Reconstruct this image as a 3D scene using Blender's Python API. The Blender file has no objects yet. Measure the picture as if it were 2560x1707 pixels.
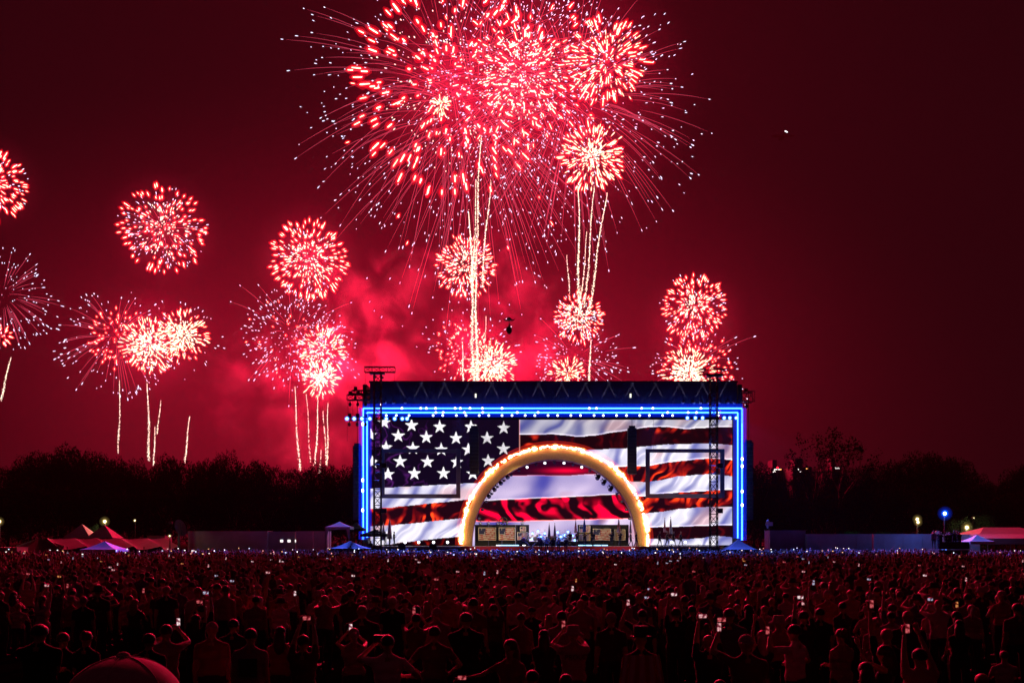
import bpy, math, random
import numpy as np
from mathutils import Vector, Matrix

# ------------------------------------------------------------------ camera, sky, exposure
F = 2489.0            # focal length in photo pixels (35 mm lens on a 2560 px wide frame)
CX, HY, CZ = 1280.0, 1343.0, 3.06     # optical axis, horizon row, eye height in metres
def P(x, y, d):
    """world point at distance d (metres) seen at photo position x, y"""
    return Vector(((x-CX)/F*d, d, CZ-(y-HY)/F*d))

sc = bpy.context.scene
COL = sc.collection
cam = bpy.data.cameras.new('camera'); camo = bpy.data.objects.new('camera', cam); COL.objects.link(camo)
camo.location = (0, 0, CZ); camo.rotation_euler = (math.pi/2, 0, 0)
cam.sensor_width = 36; cam.lens = 35; cam.shift_y = (HY-853.5)/2560; cam.clip_start = .05; cam.clip_end = 5000
sc.camera = camo
world = bpy.data.worlds.new('World'); sc.world = world; world.use_nodes = True
bg = world.node_tree.nodes['Background']
bg.inputs[0].default_value = (.0092, .0009, .0022, 1); bg.inputs[1].default_value = 1.0
sc.view_settings.view_transform = 'Standard'; sc.view_settings.look = 'None'
sc.view_settings.exposure = 0.0; sc.view_settings.gamma = 1.0
sc.cycles.volume_step_rate = 2.0; sc.cycles.volume_max_steps = 40
sc.cycles.use_adaptive_sampling = True; sc.cycles.adaptive_threshold = .025
sc.cycles.transparent_max_bounces = 24; sc.cycles.max_bounces = 5; sc.cycles.volume_bounces = 0
sc.cycles.diffuse_bounces = 2; sc.cycles.glossy_bounces = 2
sc.cycles.caustics_reflective = False; sc.cycles.caustics_refractive = False

RNG = random.Random(7)
NPR = np.random.default_rng(7)

# ------------------------------------------------------------------ helpers
def tag(o, label=None, cat=None, group=None, kind=None):
    if label: o['label'] = label
    if cat: o['category'] = cat
    if group: o['group'] = group
    if kind: o['kind'] = kind
    return o
def empty(name, loc=(0, 0, 0), rz=0, parent=None):
    o = bpy.data.objects.new(name, None); COL.objects.link(o)
    o.location = loc; o.rotation_euler = (0, 0, rz); o.parent = parent; o.empty_display_size = .1
    return o
def link(name, me, parent=None, loc=None):
    o = bpy.data.objects.new(name, me); COL.objects.link(o); o.parent = parent
    if loc is not None: o.location = loc
    return o

def newmat(name):
    m = bpy.data.materials.new(name); m.use_nodes = True; m.node_tree.nodes.clear()
    return m, m.node_tree.nodes, m.node_tree.links
def mat(name, col, rough=.7, metal=0.0, noise=None, bump=0.0, spec=.3):
    m, n, l = newmat(name)
    out = n.new('ShaderNodeOutputMaterial'); b = n.new('ShaderNodeBsdfPrincipled'); l.new(b.outputs[0], out.inputs[0])
    b.inputs['Base Color'].default_value = (*col, 1); b.inputs['Roughness'].default_value = rough
    b.inputs['Metallic'].default_value = metal; b.inputs['Specular IOR Level'].default_value = spec
    if noise:
        sc_, amt = noise
        g = n.new('ShaderNodeTexCoord'); t = n.new('ShaderNodeTexNoise'); t.inputs['Scale'].default_value = sc_; t.inputs['Detail'].default_value = 4
        l.new(g.outputs['Object'], t.inputs['Vector'])
        r = n.new('ShaderNodeMapRange'); l.new(t.outputs['Fac'], r.inputs[0])
        r.inputs[1].default_value = .3; r.inputs[2].default_value = .7; r.inputs[3].default_value = 1-amt; r.inputs[4].default_value = 1+amt
        mx = n.new('ShaderNodeVectorMath'); mx.operation = 'SCALE'; mx.inputs[0].default_value = col; l.new(r.outputs[0], mx.inputs['Scale'])
        l.new(mx.outputs[0], b.inputs['Base Color'])
        if bump:
            bp = n.new('ShaderNodeBump'); bp.inputs['Strength'].default_value = bump; l.new(t.outputs['Fac'], bp.inputs['Height']); l.new(bp.outputs[0], b.inputs['Normal'])
    return m
def emit(name, col, strength=1.0, sample=False):
    m, n, l = newmat(name)
    out = n.new('ShaderNodeOutputMaterial'); e = n.new('ShaderNodeEmission'); l.new(e.outputs[0], out.inputs[0])
    e.inputs[0].default_value = (*col, 1); e.inputs[1].default_value = strength
    m.cycles.emission_sampling = 'AUTO' if sample else 'NONE'
    return m
def halo_shell(name, col, strength=1.0):
    """shell painting a glare halo: adds its light, hides nothing behind it"""
    m, n, l = newmat(name)
    out = n.new('ShaderNodeOutputMaterial'); e = n.new('ShaderNodeEmission'); t = n.new('ShaderNodeBsdfTransparent'); a = n.new('ShaderNodeAddShader')
    e.inputs[0].default_value = (*col, 1); e.inputs[1].default_value = strength
    l.new(e.outputs[0], a.inputs[0]); l.new(t.outputs[0], a.inputs[1]); l.new(a.outputs[0], out.inputs[0])
    m.cycles.emission_sampling = 'NONE'
    return m
def vcol_mat(name, glow=None, rough=.8, attr='Col', sheen=0.0):
    m, n, l = newmat(name)
    out = n.new('ShaderNodeOutputMaterial'); a = n.new('ShaderNodeAttribute'); a.attribute_name = attr
    if glow:
        e = n.new('ShaderNodeEmission'); e.inputs[1].default_value = glow; l.new(a.outputs['Color'], e.inputs[0]); l.new(e.outputs[0], out.inputs[0])
        m.cycles.emission_sampling = 'NONE'
    else:
        b = n.new('ShaderNodeBsdfPrincipled'); b.inputs['Roughness'].default_value = rough; b.inputs['Specular IOR Level'].default_value = .2; b.inputs['Sheen Weight'].default_value = sheen; b.inputs['Sheen Roughness'].default_value = .35
        l.new(a.outputs['Color'], b.inputs['Base Color']); l.new(b.outputs[0], out.inputs[0])
    return m

class MB:
    """collects boxes, tubes, ellipsoids and sheets into one mesh"""
    def __init__(s): s.v = []; s.f = []; s.m = []
    def add(s, vs, fs, mi=0):
        b = len(s.v); s.v.extend([tuple(x) for x in vs]); s.f.extend([tuple(i+b for i in f) for f in fs]); s.m.extend([mi]*len(fs)); return s
    def box(s, a, b, mi=0, rz=0.0):
        c = ((a[0]+b[0])/2, (a[1]+b[1])/2)
        vs = []
        for x in (a[0], b[0]):
            for y in (a[1], b[1]):
                for z in (a[2], b[2]):
                    dx, dy = x-c[0], y-c[1]
                    vs.append((c[0]+dx*math.cos(rz)-dy*math.sin(rz), c[1]+dx*math.sin(rz)+dy*math.cos(rz), z))
        return s.add(vs, [(0,1,3,2),(4,6,7,5),(0,4,5,1),(2,3,7,6),(0,2,6,4),(1,5,7,3)], mi)
    def cbox(s, c, h, mi=0, rz=0.0):
        return s.box((c[0]-h[0], c[1]-h[1], c[2]-h[2]), (c[0]+h[0], c[1]+h[1], c[2]+h[2]), mi, rz)
    def tube(s, pts, r, seg=6, mi=0, caps=True):
        pts = [Vector(p) for p in pts]; n = len(pts)
        rs = r if isinstance(r, (list, tuple)) else [r]*n
        vs = []; fs = []
        t0 = (pts[1]-pts[0]).normalized()
        up = Vector((0, 0, 1)) if abs(t0.z) < .9 else Vector((1, 0, 0))
        u = t0.cross(up).normalized()
        for i, p in enumerate(pts):
            t = ((pts[min(i+1, n-1)]-pts[max(i-1, 0)])).normalized()
            u = (u-t*u.dot(t)).normalized(); w = t.cross(u)
            for k in range(seg):
                a = 2*math.pi*k/seg; vs.append(p+(u*math.cos(a)+w*math.sin(a))*rs[i])
        for i in range(n-1):
            for k in range(seg):
                k2 = (k+1) % seg; fs.append((i*seg+k, i*seg+k2, (i+1)*seg+k2, (i+1)*seg+k))
        if caps:
            fs.append(tuple(range(seg-1, -1, -1))); fs.append(tuple((n-1)*seg+k for k in range(seg)))
        return s.add(vs, fs, mi)
    def ell(s, c, r, seg=10, rings=6, mi=0, zmin=-1.0, zmax=1.0):
        vs = []; fs = []
        a0 = math.asin(zmin); a1 = math.asin(zmax)
        for i in range(rings+1):
            a = a0+(a1-a0)*i/rings
            for k in range(seg):
                b = 2*math.pi*k/seg
                vs.append((c[0]+r[0]*math.cos(a)*math.cos(b), c[1]+r[1]*math.cos(a)*math.sin(b), c[2]+r[2]*math.sin(a)))
        for i in range(rings):
            for k in range(seg):
                k2 = (k+1) % seg; fs.append((i*seg+k, i*seg+k2, (i+1)*seg+k2, (i+1)*seg+k))
        fs.append(tuple(range(seg-1, -1, -1))); fs.append(tuple(rings*seg+k for k in range(seg)))
        return s.add(vs, fs, mi)
    def mesh(s, name, mats, smooth=False):
        me = bpy.data.meshes.new(name); me.from_pydata(s.v, [], s.f)
        for m in (mats if isinstance(mats, (list, tuple)) else [mats]): me.materials.append(m)
        me.polygons.foreach_set('material_index', s.m)
        if smooth: me.polygons.foreach_set('use_smooth', [True]*len(s.f))
        me.update(); return me
    def build(s, name, mats, parent=None, smooth=False, loc=None):
        return link(name, s.mesh(name, mats, smooth), parent, loc)

def mesh_np(name, verts, faces_flat, nper, mats, cols=None, smooth=False):
    """fast mesh from numpy arrays, faces all with nper corners"""
    me = bpy.data.meshes.new(name)
    nv = len(verts); nf = len(faces_flat)//nper
    me.vertices.add(nv); me.vertices.foreach_set('co', np.ascontiguousarray(verts, dtype=np.float32).ravel())
    me.loops.add(nf*nper); me.loops.foreach_set('vertex_index', np.ascontiguousarray(faces_flat, dtype=np.int32).ravel())
    me.polygons.add(nf); me.polygons.foreach_set('loop_start', np.arange(0, nf*nper, nper, dtype=np.int32))
    me.polygons.foreach_set('loop_total', np.full(nf, nper, dtype=np.int32))
    if smooth: me.polygons.foreach_set('use_smooth', np.ones(nf, dtype=bool))
    me.update(calc_edges=True)
    if cols is not None:
        a = me.color_attributes.new('Col', 'FLOAT_COLOR', 'POINT')
        c = np.ones((nv, 4), dtype=np.float32); c[:, :3] = cols; a.data.foreach_set('color', c.ravel())
    for m in (mats if isinstance(mats, (list, tuple)) else [mats]): me.materials.append(m)
    return me

def lamp(name, kind, loc, energy, col, parent=None, **kw):
    L = bpy.data.lights.new(name, kind); L.energy = energy; L.color = col
    for k, v in kw.items():
        if k != 'aim': setattr(L, k, v)
    o = bpy.data.objects.new(name, L); COL.objects.link(o); o.location = loc; o.parent = parent
    if 'aim' in kw: o.rotation_euler = (Vector(kw['aim'])-Vector(loc)).to_track_quat('-Z', 'Y').to_euler()
    return o

def vnoise(x, y, seed=0):
    """smooth value noise on numpy arrays, 0..1"""
    xi = np.floor(x).astype(np.int64); yi = np.floor(y).astype(np.int64); fx = x-xi; fy = y-yi
    fx = fx*fx*(3-2*fx); fy = fy*fy*(3-2*fy)
    def h(a, b):
        n = (a*374761393+b*668265263+seed*1442695041) & 0xffffffff
        n = ((n ^ (n >> 13))*1274126177) & 0xffffffff
        return ((n ^ (n >> 16)) & 0xffff)/65535.0
    return (h(xi, yi)*(1-fx)+h(xi+1, yi)*fx)*(1-fy)+(h(xi, yi+1)*(1-fx)+h(xi+1, yi+1)*fx)*fy
def fbm(x, y, seed=0, oct=3):
    s = 0; a = .5; t = 0
    for i in range(oct): s = s+a*vnoise(x*2**i, y*2**i, seed+i*17); t += a; a *= .5
    return s/t

BLACK = mat('black painted steel', (.012, .012, .014), .5)
DARKSTEEL = mat('dark truss steel', (.018, .018, .02), .5, .3)
FABRICBLACK = mat('black stage fabric', (.02, .02, .024), .9, noise=(.6, .3))
GREYM = mat('grey plastic', (.08, .08, .09), .5)
WHITEFAB = mat('white tent fabric', (.62, .62, .63), .75, noise=(.5, .12))
# ------------------------------------------------------------------ ground, air
def ground():
    m, n, l = newmat('trampled lawn')
    out = n.new('ShaderNodeOutputMaterial'); b = n.new('ShaderNodeBsdfPrincipled'); l.new(b.outputs[0], out.inputs[0]); b.inputs['Roughness'].default_value = 1.0; b.inputs['Specular IOR Level'].default_value = 0.0
    t = n.new('ShaderNodeTexNoise'); t.inputs['Scale'].default_value = 1.7; t.inputs['Detail'].default_value = 8
    g = n.new('ShaderNodeNewGeometry'); l.new(g.outputs['Position'], t.inputs['Vector'])
    r = n.new('ShaderNodeValToRGB'); l.new(t.outputs['Fac'], r.inputs[0])
    r.color_ramp.elements[0].color = (.002, .003, .0015, 1); r.color_ramp.elements[1].color = (.006, .007, .004, 1)
    l.new(r.outputs[0], b.inputs['Base Color'])
    bp = n.new('ShaderNodeBump'); bp.inputs['Strength'].default_value = .5; l.new(t.outputs['Fac'], bp.inputs['Height']); l.new(bp.outputs[0], b.inputs['Normal'])
    N = 40; v = []; f = []
    for j in range(N+1):
        for i in range(N+1):
            x = -1500+3000*i/N; y = -300+3000*j/N
            v.append((x, y, 0 if y < 300 else 0))
    for j in range(N):
        for i in range(N):
            a = j*(N+1)+i; f.append((a, a+1, a+N+2, a+N+1))
    o = MB().add(v, f).build('ground', m); tag(o, kind='structure')
ground()

def vol_nodes(name, col):
    m, n, l = newmat(name)
    out = n.new('ShaderNodeOutputMaterial'); pv = n.new('ShaderNodeVolumePrincipled'); l.new(pv.outputs[0], out.inputs['Volume'])
    pv.inputs['Color'].default_value = (*col, 1)
    geo = n.new('ShaderNodeNewGeometry')
    def M(op, a, b=None):
        x = n.new('ShaderNodeMath'); x.operation = op
        for i, v in enumerate((a, b)):
            if v is None: continue
            if isinstance(v, (int, float)): x.inputs[i].default_value = v
            else: l.new(v, x.inputs[i])
        return x.outputs[0]
    def dist(c, r):
        mp = n.new('ShaderNodeVectorMath'); mp.operation = 'SUBTRACT'; l.new(geo.outputs['Position'], mp.inputs[0]); mp.inputs[1].default_value = c
        d = n.new('ShaderNodeVectorMath'); d.operation = 'DIVIDE'; l.new(mp.outputs[0], d.inputs[0]); d.inputs[1].default_value = r
        q = n.new('ShaderNodeVectorMath'); q.operation = 'LENGTH'; l.new(d.outputs[0], q.inputs[0]); return q.outputs['Value']
    return m, n, l, pv, geo, M, dist
def volumes():
    m, n, l, pv, geo, M, dist = vol_nodes('night haze', (.9, .9, .9))
    pv.inputs['Density'].default_value = HAZE
    o = MB().box((-1600, -310, -1), (1600, 2710, 420)).build('haze', m)
    tag(o, 'thin smoky night air over the whole field', 'haze', kind='stuff')
    # broad drifting bank
    m, n, l, pv, geo, M, dist = vol_nodes('smoke bank', (.95, .9, .92))
    q = dist((-70, 445, 10), (330, 170, 190)); bank = M('MULTIPLY', M('POWER', M('MAXIMUM', M('SUBTRACT', 1.0, q), 0.0), 1.3), BANK)
    c2 = tuple(P(1290, 240, 430)); q2 = dist(c2, (82, 60, 66)); up = M('MULTIPLY', M('POWER', M('MAXIMUM', M('SUBTRACT', 1.0, q2), 0.0), 1.0), UPPER)  # up: extra smoke added to brighten the centre of the top bursts
    tot = M('ADD', bank, up)
    for x, y, r in ((408, 572, 130), (772, 645, 125), (372, 850, 120), (803, 910, 110), (1737, 800, 120), (-20, 455, 110)):   # smoke puffs added so these bursts glow like bloom
        k = 430/F*r*1.15; tot = M('ADD', tot, M('MULTIPLY', M('MAXIMUM', M('SUBTRACT', 1.0, dist(tuple(P(x, y, 430)), (k, k, k))), 0.0), .0011))
    l.new(tot, pv.inputs['Density'])
    mb = MB(); mb.ell((-85, 450, 40), (422, 172, 240), 24, 12); mb.v = [(x, y, max(z, .4)) for x, y, z in mb.v]
    tag(mb.build('smoke_bank', m), 'red-lit bank of old smoke behind the trees and stage', 'smoke', kind='stuff')
    # billowing plumes
    for k, (label, bc, br, pl) in enumerate(PLUMES):
        m, n, l, pv, geo, M, dist = vol_nodes('billowing smoke', (.95, .92, .93))
        ns = n.new('ShaderNodeTexNoise'); ns.inputs['Scale'].default_value = .06; ns.inputs['Detail'].default_value = 6; ns.inputs['Roughness'].default_value = .62; ns.inputs['Distortion'].default_value = .8; m.cycles.volume_step_rate = .6
        l.new(geo.outputs['Position'], ns.inputs['Vector']); wob = M('MULTIPLY', M('SUBTRACT', ns.outputs['Fac'], .56), 6.5); tot = None
        for (x, y, d, r, kk) in pl:
            f = M('ADD', M('SUBTRACT', 1.0, dist(tuple(P(x, y, d)), r)), wob)
            f = M('MULTIPLY', M('MINIMUM', M('MAXIMUM', f, 0.0), 1.0), kk); tot = f if tot is None else M('MAXIMUM', tot, f)
        edge = M('MINIMUM', M('MULTIPLY', M('MAXIMUM', M('SUBTRACT', 1.0, dist(tuple(P(*bc)), br)), 0.0), 5.0), 1.0)
        l.new(M('MULTIPLY', tot, edge), pv.inputs['Density'])
        mb = MB(); c = P(*bc); mb.ell(c, br, 20, 10); mb.v = [(x, y, max(z, .6)) for x, y, z in mb.v]
        tag(mb.build('smoke_plume', m), label, 'smoke', kind='stuff')
HAZE = .000026
BANK = .00042
UPPER = .00045
PLUMES = [('pink billowing smoke plume left of the stage', (850, 950, 428), (66, 40, 66), [(890, 920, 428, (20, 24, 40), 0.0062), (820, 1080, 425, (36, 24, 24), 0.0048), (930, 780, 430, (22, 20, 24), 0.0048), (690, 1000, 428, (30, 20, 28), 0.0042), (960, 900, 430, (16, 18, 18), 0.0052)]),
          ('pink billowing smoke plume above the stage roof', (1220, 800, 442), (64, 40, 56), [(1250, 720, 440, (22, 24, 24), 0.00275), (1320, 880, 440, (34, 26, 24), 0.00264), (1050, 690, 440, (15, 20, 15), 0.00220), (1010, 900, 440, (16, 20, 20), 0.00248), (1180, 860, 440, (20, 20, 30), 0.00220)])]
volumes()
# ------------------------------------------------------------------ trees and far buildings
LEAF = mat('night foliage', (.012, .018, .008), 1.0, noise=(.5, .4), spec=0.0)
BARK = mat('bark', (.07, .05, .04), .9, noise=(3, .3))
def crown_mesh(name, seed, n=2600, holes=.0, squash=1.0):
    """leaf sprays through a lumpy crown; unit size: 1 wide each way, base at 0, top at 1"""
    r = np.random.default_rng(seed)
    lobes = []
    for i in range(13):
        a = r.random()*6.283; q = r.random()**.6*.5; h = .30+.50*r.random()*(1-.5*q)
        lobes.append((q*math.cos(a)*.72, q*math.sin(a)*.72, h, .14+.13*r.random()))
    
    for i in range(5): a = 6.283*i/5+r.random(); lobes.append((.2*math.cos(a), .2*math.sin(a), .70+.08*r.random(), .19+.05*r.random()))
    lobes.append((.03, .03, .5, .36)); lobes.append((-.05, 0, .3, .34))
    lb = np.array(lobes); w = lb[:, 3]**2; idx = r.choice(len(lb), n, p=w/w.sum())
    d = r.normal(0, 1, (n, 3)); d /= np.linalg.norm(d, axis=1)[:, None]
    rad = lb[idx, 3]*(.70+.30*r.random(n)**.8)*(1+.10*np.sin(9*d[:, 0]+5*d[:, 2]+idx))
    c = lb[idx, :3]+d*rad[:, None]*np.array([1, 1, .8*squash])
    s = (.006+.011*r.random(n))
    # each spray: a bent quad pair
    nrm = r.normal(0, 1, (n, 3)); nrm /= np.linalg.norm(nrm, axis=1)[:, None]
    t = np.cross(nrm, r.normal(0, 1, (n, 3))); t /= np.linalg.norm(t, axis=1)[:, None]; b = np.cross(nrm, t)
    S = s[:, None]
    v = np.stack([c-t*S, c-b*S*.55, c+t*S*1.1, c+b*S*.6+nrm*S*.3], 1).reshape(-1, 3)
    fa = np.arange(n*4, dtype=np.int32)
    return mesh_np(name, v, fa, 4, LEAF)
CROWNS = [crown_mesh('crown', 11+i, 15000) for i in range(5)]
def trunk_mesh(seed):
    r = random.Random(seed); mb = MB()
    mb.tube([(0, 0, 0), (.01, 0, .12), (.0, .01, .3), (.02, 0, .5)], [.034, .026, .02, .012], 7)
    for i in range(6):
        a = r.random()*6.28; h = .14+.25*r.random(); L = .25+.15*r.random()
        mb.tube([(0, 0, h), (L*.5*math.cos(a), L*.5*math.sin(a), h+.12), (L*math.cos(a), L*math.sin(a), h+.3)], [.014, .009, .003], 5)
    return mb.mesh('trunk', BARK, True)
TRUNKS = [trunk_mesh(3+i) for i in range(3)]
def tree(x, ytop, wpx, d, label, i, name='broadleaf_tree'):
    top = P(x, ytop, d); h = top.z*1.05; w = wpx/F*d
    root = empty(name, (top.x, d, 0), RNG.random()*6.28); tag(root, label, 'tree', 'trees behind the field')
    root.scale = (w, w, h)
    link('trunk', TRUNKS[i % 3], root); link('crown', CROWNS[i % 5], root)
def side(x):
    return 'left' if x < 900 else 'right'
# back row: outline against the sky; then lower rows that close the ground
left = [(20, 1150, 120, 255), (75, 1132, 130, 250), (120, 1124, 130, 258), (175, 1114, 150, 250), (228, 1126, 120, 246), (270, 1124, 120, 262), (322, 1146, 110, 255),
        (365, 1160, 110, 250), (425, 1138, 115, 258), (478, 1150, 100, 250), (518, 1134, 110, 256), (560, 1126, 95, 262), (610, 1148, 110, 250), (655, 1150, 90, 258), (705, 1164, 110, 252),
        (755, 1156, 100, 260), (805, 1154, 100, 254), (850, 1160, 100, 258), (895, 1158, 90, 252)]
leftwords = ['dark leafy tree at the left picture edge', 'rounded dark tree second from the left edge', 'broad dark tree left of the tallest left one', 'tallest dark tree of the left treeline', 'dark tree right behind the marquee peaks',
             'bushy dark tree over the second marquee peak', 'lower dark tree sloping down right of the marquee peaks', 'lowest dark tree in the dip of the left treeline', 'dark tree right of the dip in the left treeline',
             'dark tree under the single slanting golden tail', 'dark tree left of the pointed crown', 'dark tree with a pointed crown in the left treeline', 'dark tree right of the pointed crown', 'dark tree sloping down above the trailers',
             'low dark tree under the long leaning golden tail', 'low dark tree under the golden tails beside the stage', 'dark tree just left of the pop-up tent by the stage', 'dark tree rising behind the tent by the stage', 'dark tree touching the left stage frame']
for i, ((x, y, w, d), s) in enumerate(zip(left, leftwords)): tree(x, y, w, d, s, i)
right = [(1885, 1148, 100, 225), (1925, 1172, 90, 240), (1965, 1186, 90, 250), (2010, 1160, 95, 245), (2065, 1160, 100, 250), (2110, 1166, 90, 248), (2160, 1160, 90, 246), (2205, 1152, 100, 250), (2250, 1134, 110, 240),
         (2300, 1126, 120, 246), (2350, 1126, 120, 250), (2395, 1142, 110, 244), (2440, 1180, 90, 246), (2490, 1190, 100, 252), (2540, 1166, 110, 240), (2590, 1142, 120, 246)]
rightwords = ['dark tree just right of the stage frame', 'dark tree sloping down toward the lit tower windows', 'low dark tree under the far lit windows', 'dark tree left of the two bare trees', 'dark tree between the two bare trees',
              'dark tree right of the two bare trees', 'low dark tree in the right treeline dip', 'dark tree left of the big right crown', 'left part tree of the big right crown', 'tallest dark tree of the right treeline', 'dark tree above the blue lamp',
              'dark tree sloping down right of the blue lamp', 'low dark tree above the lit foliage at right', 'low dark tree in the far right dip', 'dark tree near the right picture edge', 'dark tree at the right picture edge']
for i, ((x, y, w, d), s) in enumerate(zip(right, rightwords)): tree(x, y, w, d, s, i+2)
ORD = 'first second third fourth fifth sixth seventh eighth ninth tenth eleventh twelfth'.split()
lowl = [(-10, 1215), (75, 1200), (160, 1212), (250, 1205), (335, 1222), (420, 1210), (500, 1215), (585, 1208), (665, 1222), (740, 1215), (815, 1218), (880, 1222)]
for i, (x, y) in enumerate(lowl): tree(x, y, 125, 205+i % 3*5, f'low dark tree in the front row of the left treeline, {ORD[i]} from the picture edge', i+1)
lowr = [(1900, 1235), (1985, 1240), (2070, 1225), (2150, 1220), (2235, 1215), (2320, 1205), (2405, 1220), (2490, 1232), (2575, 1220)]
for i, (x, y) in enumerate(lowr): tree(x, y, 130, 205+i % 3*5, f'low dark tree in the front row of the right treeline, {ORD[i]} from the stage', i)

def bare_tree(x, ytop, d, seed, label):
    r = random.Random(seed); top = P(x, ytop, d); H = top.z
    root = empty('bare_tree', (top.x, d, 0)); tag(root, label, 'tree', 'sparse trees right of the stage')
    mb = MB(); tips = []
    def grow(p, dr, L, rad, lev):
        q = p+dr*L*.5+Vector((r.uniform(-.06, .06)*L, r.uniform(-.06, .06)*L, 0)); e = p+dr*L
        mb.tube([p, q, e], [rad, rad*.8, rad*.55], 5 if lev < 2 else 3)
        if lev >= 2: tips.append(q)
        if lev >= 4: tips.append(e); return
        for k in range(3 if lev < 2 else 2):
            a = r.random()*6.28; t = r.uniform(.3, .75) if k else .25
            nd = (dr*1.0+Vector((math.cos(a), math.sin(a), .25))*t).normalized()
            grow(e if k == 0 else p+dr*L*r.uniform(.5, .95), nd, L*r.uniform(.55, .75), rad*.55, lev+1)
    grow(Vector((0, 0, 0)), Vector((0, 0, 1)), H*.42, .34, 0)
    mx = max(v[2] for v in mb.v); mb.v = [(a, b, c*H/mx) for a, b, c in mb.v]
    mb.build('trunk', BARK, root, True)
    n = len(tips)*9; c = np.array([tuple(t) for t in tips for _ in range(9)])*np.array([1, 1, H/mx]); g = np.random.default_rng(seed); c = c+g.normal(0, .55, c.shape)
    nr = g.normal(0, 1, (n, 3)); nr /= np.linalg.norm(nr, axis=1)[:, None]; t = np.cross(nr, g.normal(0, 1, (n, 3))); t /= np.linalg.norm(t, axis=1)[:, None]; b = np.cross(nr, t)
    S = (.16+.2*g.random(n))[:, None]
    v = np.stack([c-t*S, c-b*S*.6, c+t*S, c+b*S*.6], 1).reshape(-1, 3)
    o = link('crown', mesh_np('crown', v, np.arange(n*4, dtype=np.int32), 4, LEAF), root)
bare_tree(2032, 1075, 215, 5, 'sparse tree with thin bare upper branches, left of two')
bare_tree(2098, 1082, 218, 8, 'sparse tree with thin bare upper branches, right of two')

M_WIN = emit('lit window white', (1, .9, .85), 1.5); M_WINO = emit('lit window orange', (1, .4, .1), 2.5); M_BEACON = emit('red roof beacon', (1, .01, .03), 6)
CONCRETE = mat('night concrete', (.03, .028, .028), .9)
def building(x0, x1, ytop, d, wins, beacons, label):
    a = P(x0, ytop, d); b = P(x1, ytop, d); root = empty('distant_building', ((a.x+b.x)/2, d, 0)); tag(root, label, 'building', 'far buildings behind the trees')
    cx = (a.x+b.x)/2; w = (b.x-a.x)/2
    MB().box((-w, 0, 0), (w, 14, a.z)).build('wall', CONCRETE, root)
    MB().box((-w*.5, 3, a.z), (w*.3, 9, a.z+3)).build('roof_house', CONCRETE, root)
    for (x, y, ww, hh, o) in wins:
        q = P(x, y, d); MB().box((q.x-cx-ww, -.12, q.z-hh), (q.x-cx+ww, .02, q.z+hh)).build('window', M_WINO if o else M_WIN, root)
    for (x, y) in beacons:
        q = P(x, y, d); mb = MB(); mb.tube([(q.x-cx, 4, a.z), (q.x-cx, 4, q.z)], .12, 5, 0); mb.ell((q.x-cx, 4, q.z), (.38, .38, .38), 8, 5, 1); mb.build('beacon_mast', [BLACK, M_BEACON], root)
building(1930, 1958, 1170, 330, [(1938, 1173, .45, .16, 0), (1941, 1173, .3, .16, 0), (1947.5, 1173, .25, .2, 0), (1951, 1173, .3, .16, 1), (1935, 1176, .25, .18, 0), (1935, 1179, .5, .18, 0)], [(1940, 1164), (1951, 1167), (1943, 1166)], 'far tower block with lit windows and red roof beacons')
building(1982, 2030, 1167, 320, [(1995, 1173, .25, .2, 0), (2001.5, 1179, .18, .18, 0), (2017.5, 1171, .3, .14, 1)], [], 'far building with three scattered lit windows')
building(2080, 2104, 1166, 318, [(2089, 1170, .2, .22, 0), (2095, 1170, .45, .22, 0), (2104, 1164, .1, .1, 0)], [], 'far building with one bright double window')
# ------------------------------------------------------------------ stage
DS = 124.0                                   # distance of the stage frame
DECK = P(0, 1365, DS).z
def truss(mb, a, b, w, bay, r=.035, rb=.02, up=None):
    """square lattice from a to b"""
    a, b = Vector(a), Vector(b); u = (b-a); L = u.length; u.normalize()
    e1 = Vector((0, 1, 0)) if abs(u.y) < .9 else Vector((1, 0, 0)); e2 = u.cross(e1).normalized()
    cs = [(-1, -1), (1, -1), (1, 1), (-1, 1)]; off = [(e1*x+e2*y)*w/2 for x, y in cs]
    for o in off: mb.tube([a+o, b+o], r, 6)
    n = max(1, round(L/bay))
    for i in range(n+1):
        p = a+u*L*i/n
        for k in range(4):
            mb.tube([p+off[k], p+off[(k+1) % 4]], rb, 4)
            if i < n:
                q = a+u*L*(i+1)/n; mb.tube([p+off[k if i % 2 else (k+1) % 4], q+off[(k+1) % 4 if i % 2 else k]], rb, 4)
    return mb
def truss_parts(root, a, b, w, bay, o0):
    """chords as single parts, the fine bracing joined"""
    a, b = Vector(a)-o0, Vector(b)-o0; u = (b-a); L = u.length; u.normalize()
    e1 = Vector((0, 1, 0)) if abs(u.y) < .9 else Vector((1, 0, 0)); e2 = u.cross(e1).normalized()
    off = [(e1*x+e2*y)*w/2 for x, y in [(-1, -1), (1, -1), (1, 1), (-1, 1)]]
    for o in off: MB().tube([a+o, b+o], .06, 7).build('chord', DARKSTEEL, root, True)
    mb = MB(); n = max(1, round(L/bay))
    for i in range(n+1):
        p = a+u*L*i/n
        for k in range(4):
            mb.tube([p+off[k], p+off[(k+1) % 4]], .036, 4)
            if i < n:
                q = a+u*L*(i+1)/n; mb.tube([p+off[k if i % 2 else (k+1) % 4], q+off[(k+1) % 4 if i % 2 else k]], .036, 4)
    mb.build('bracing', DARKSTEEL, root)

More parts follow.
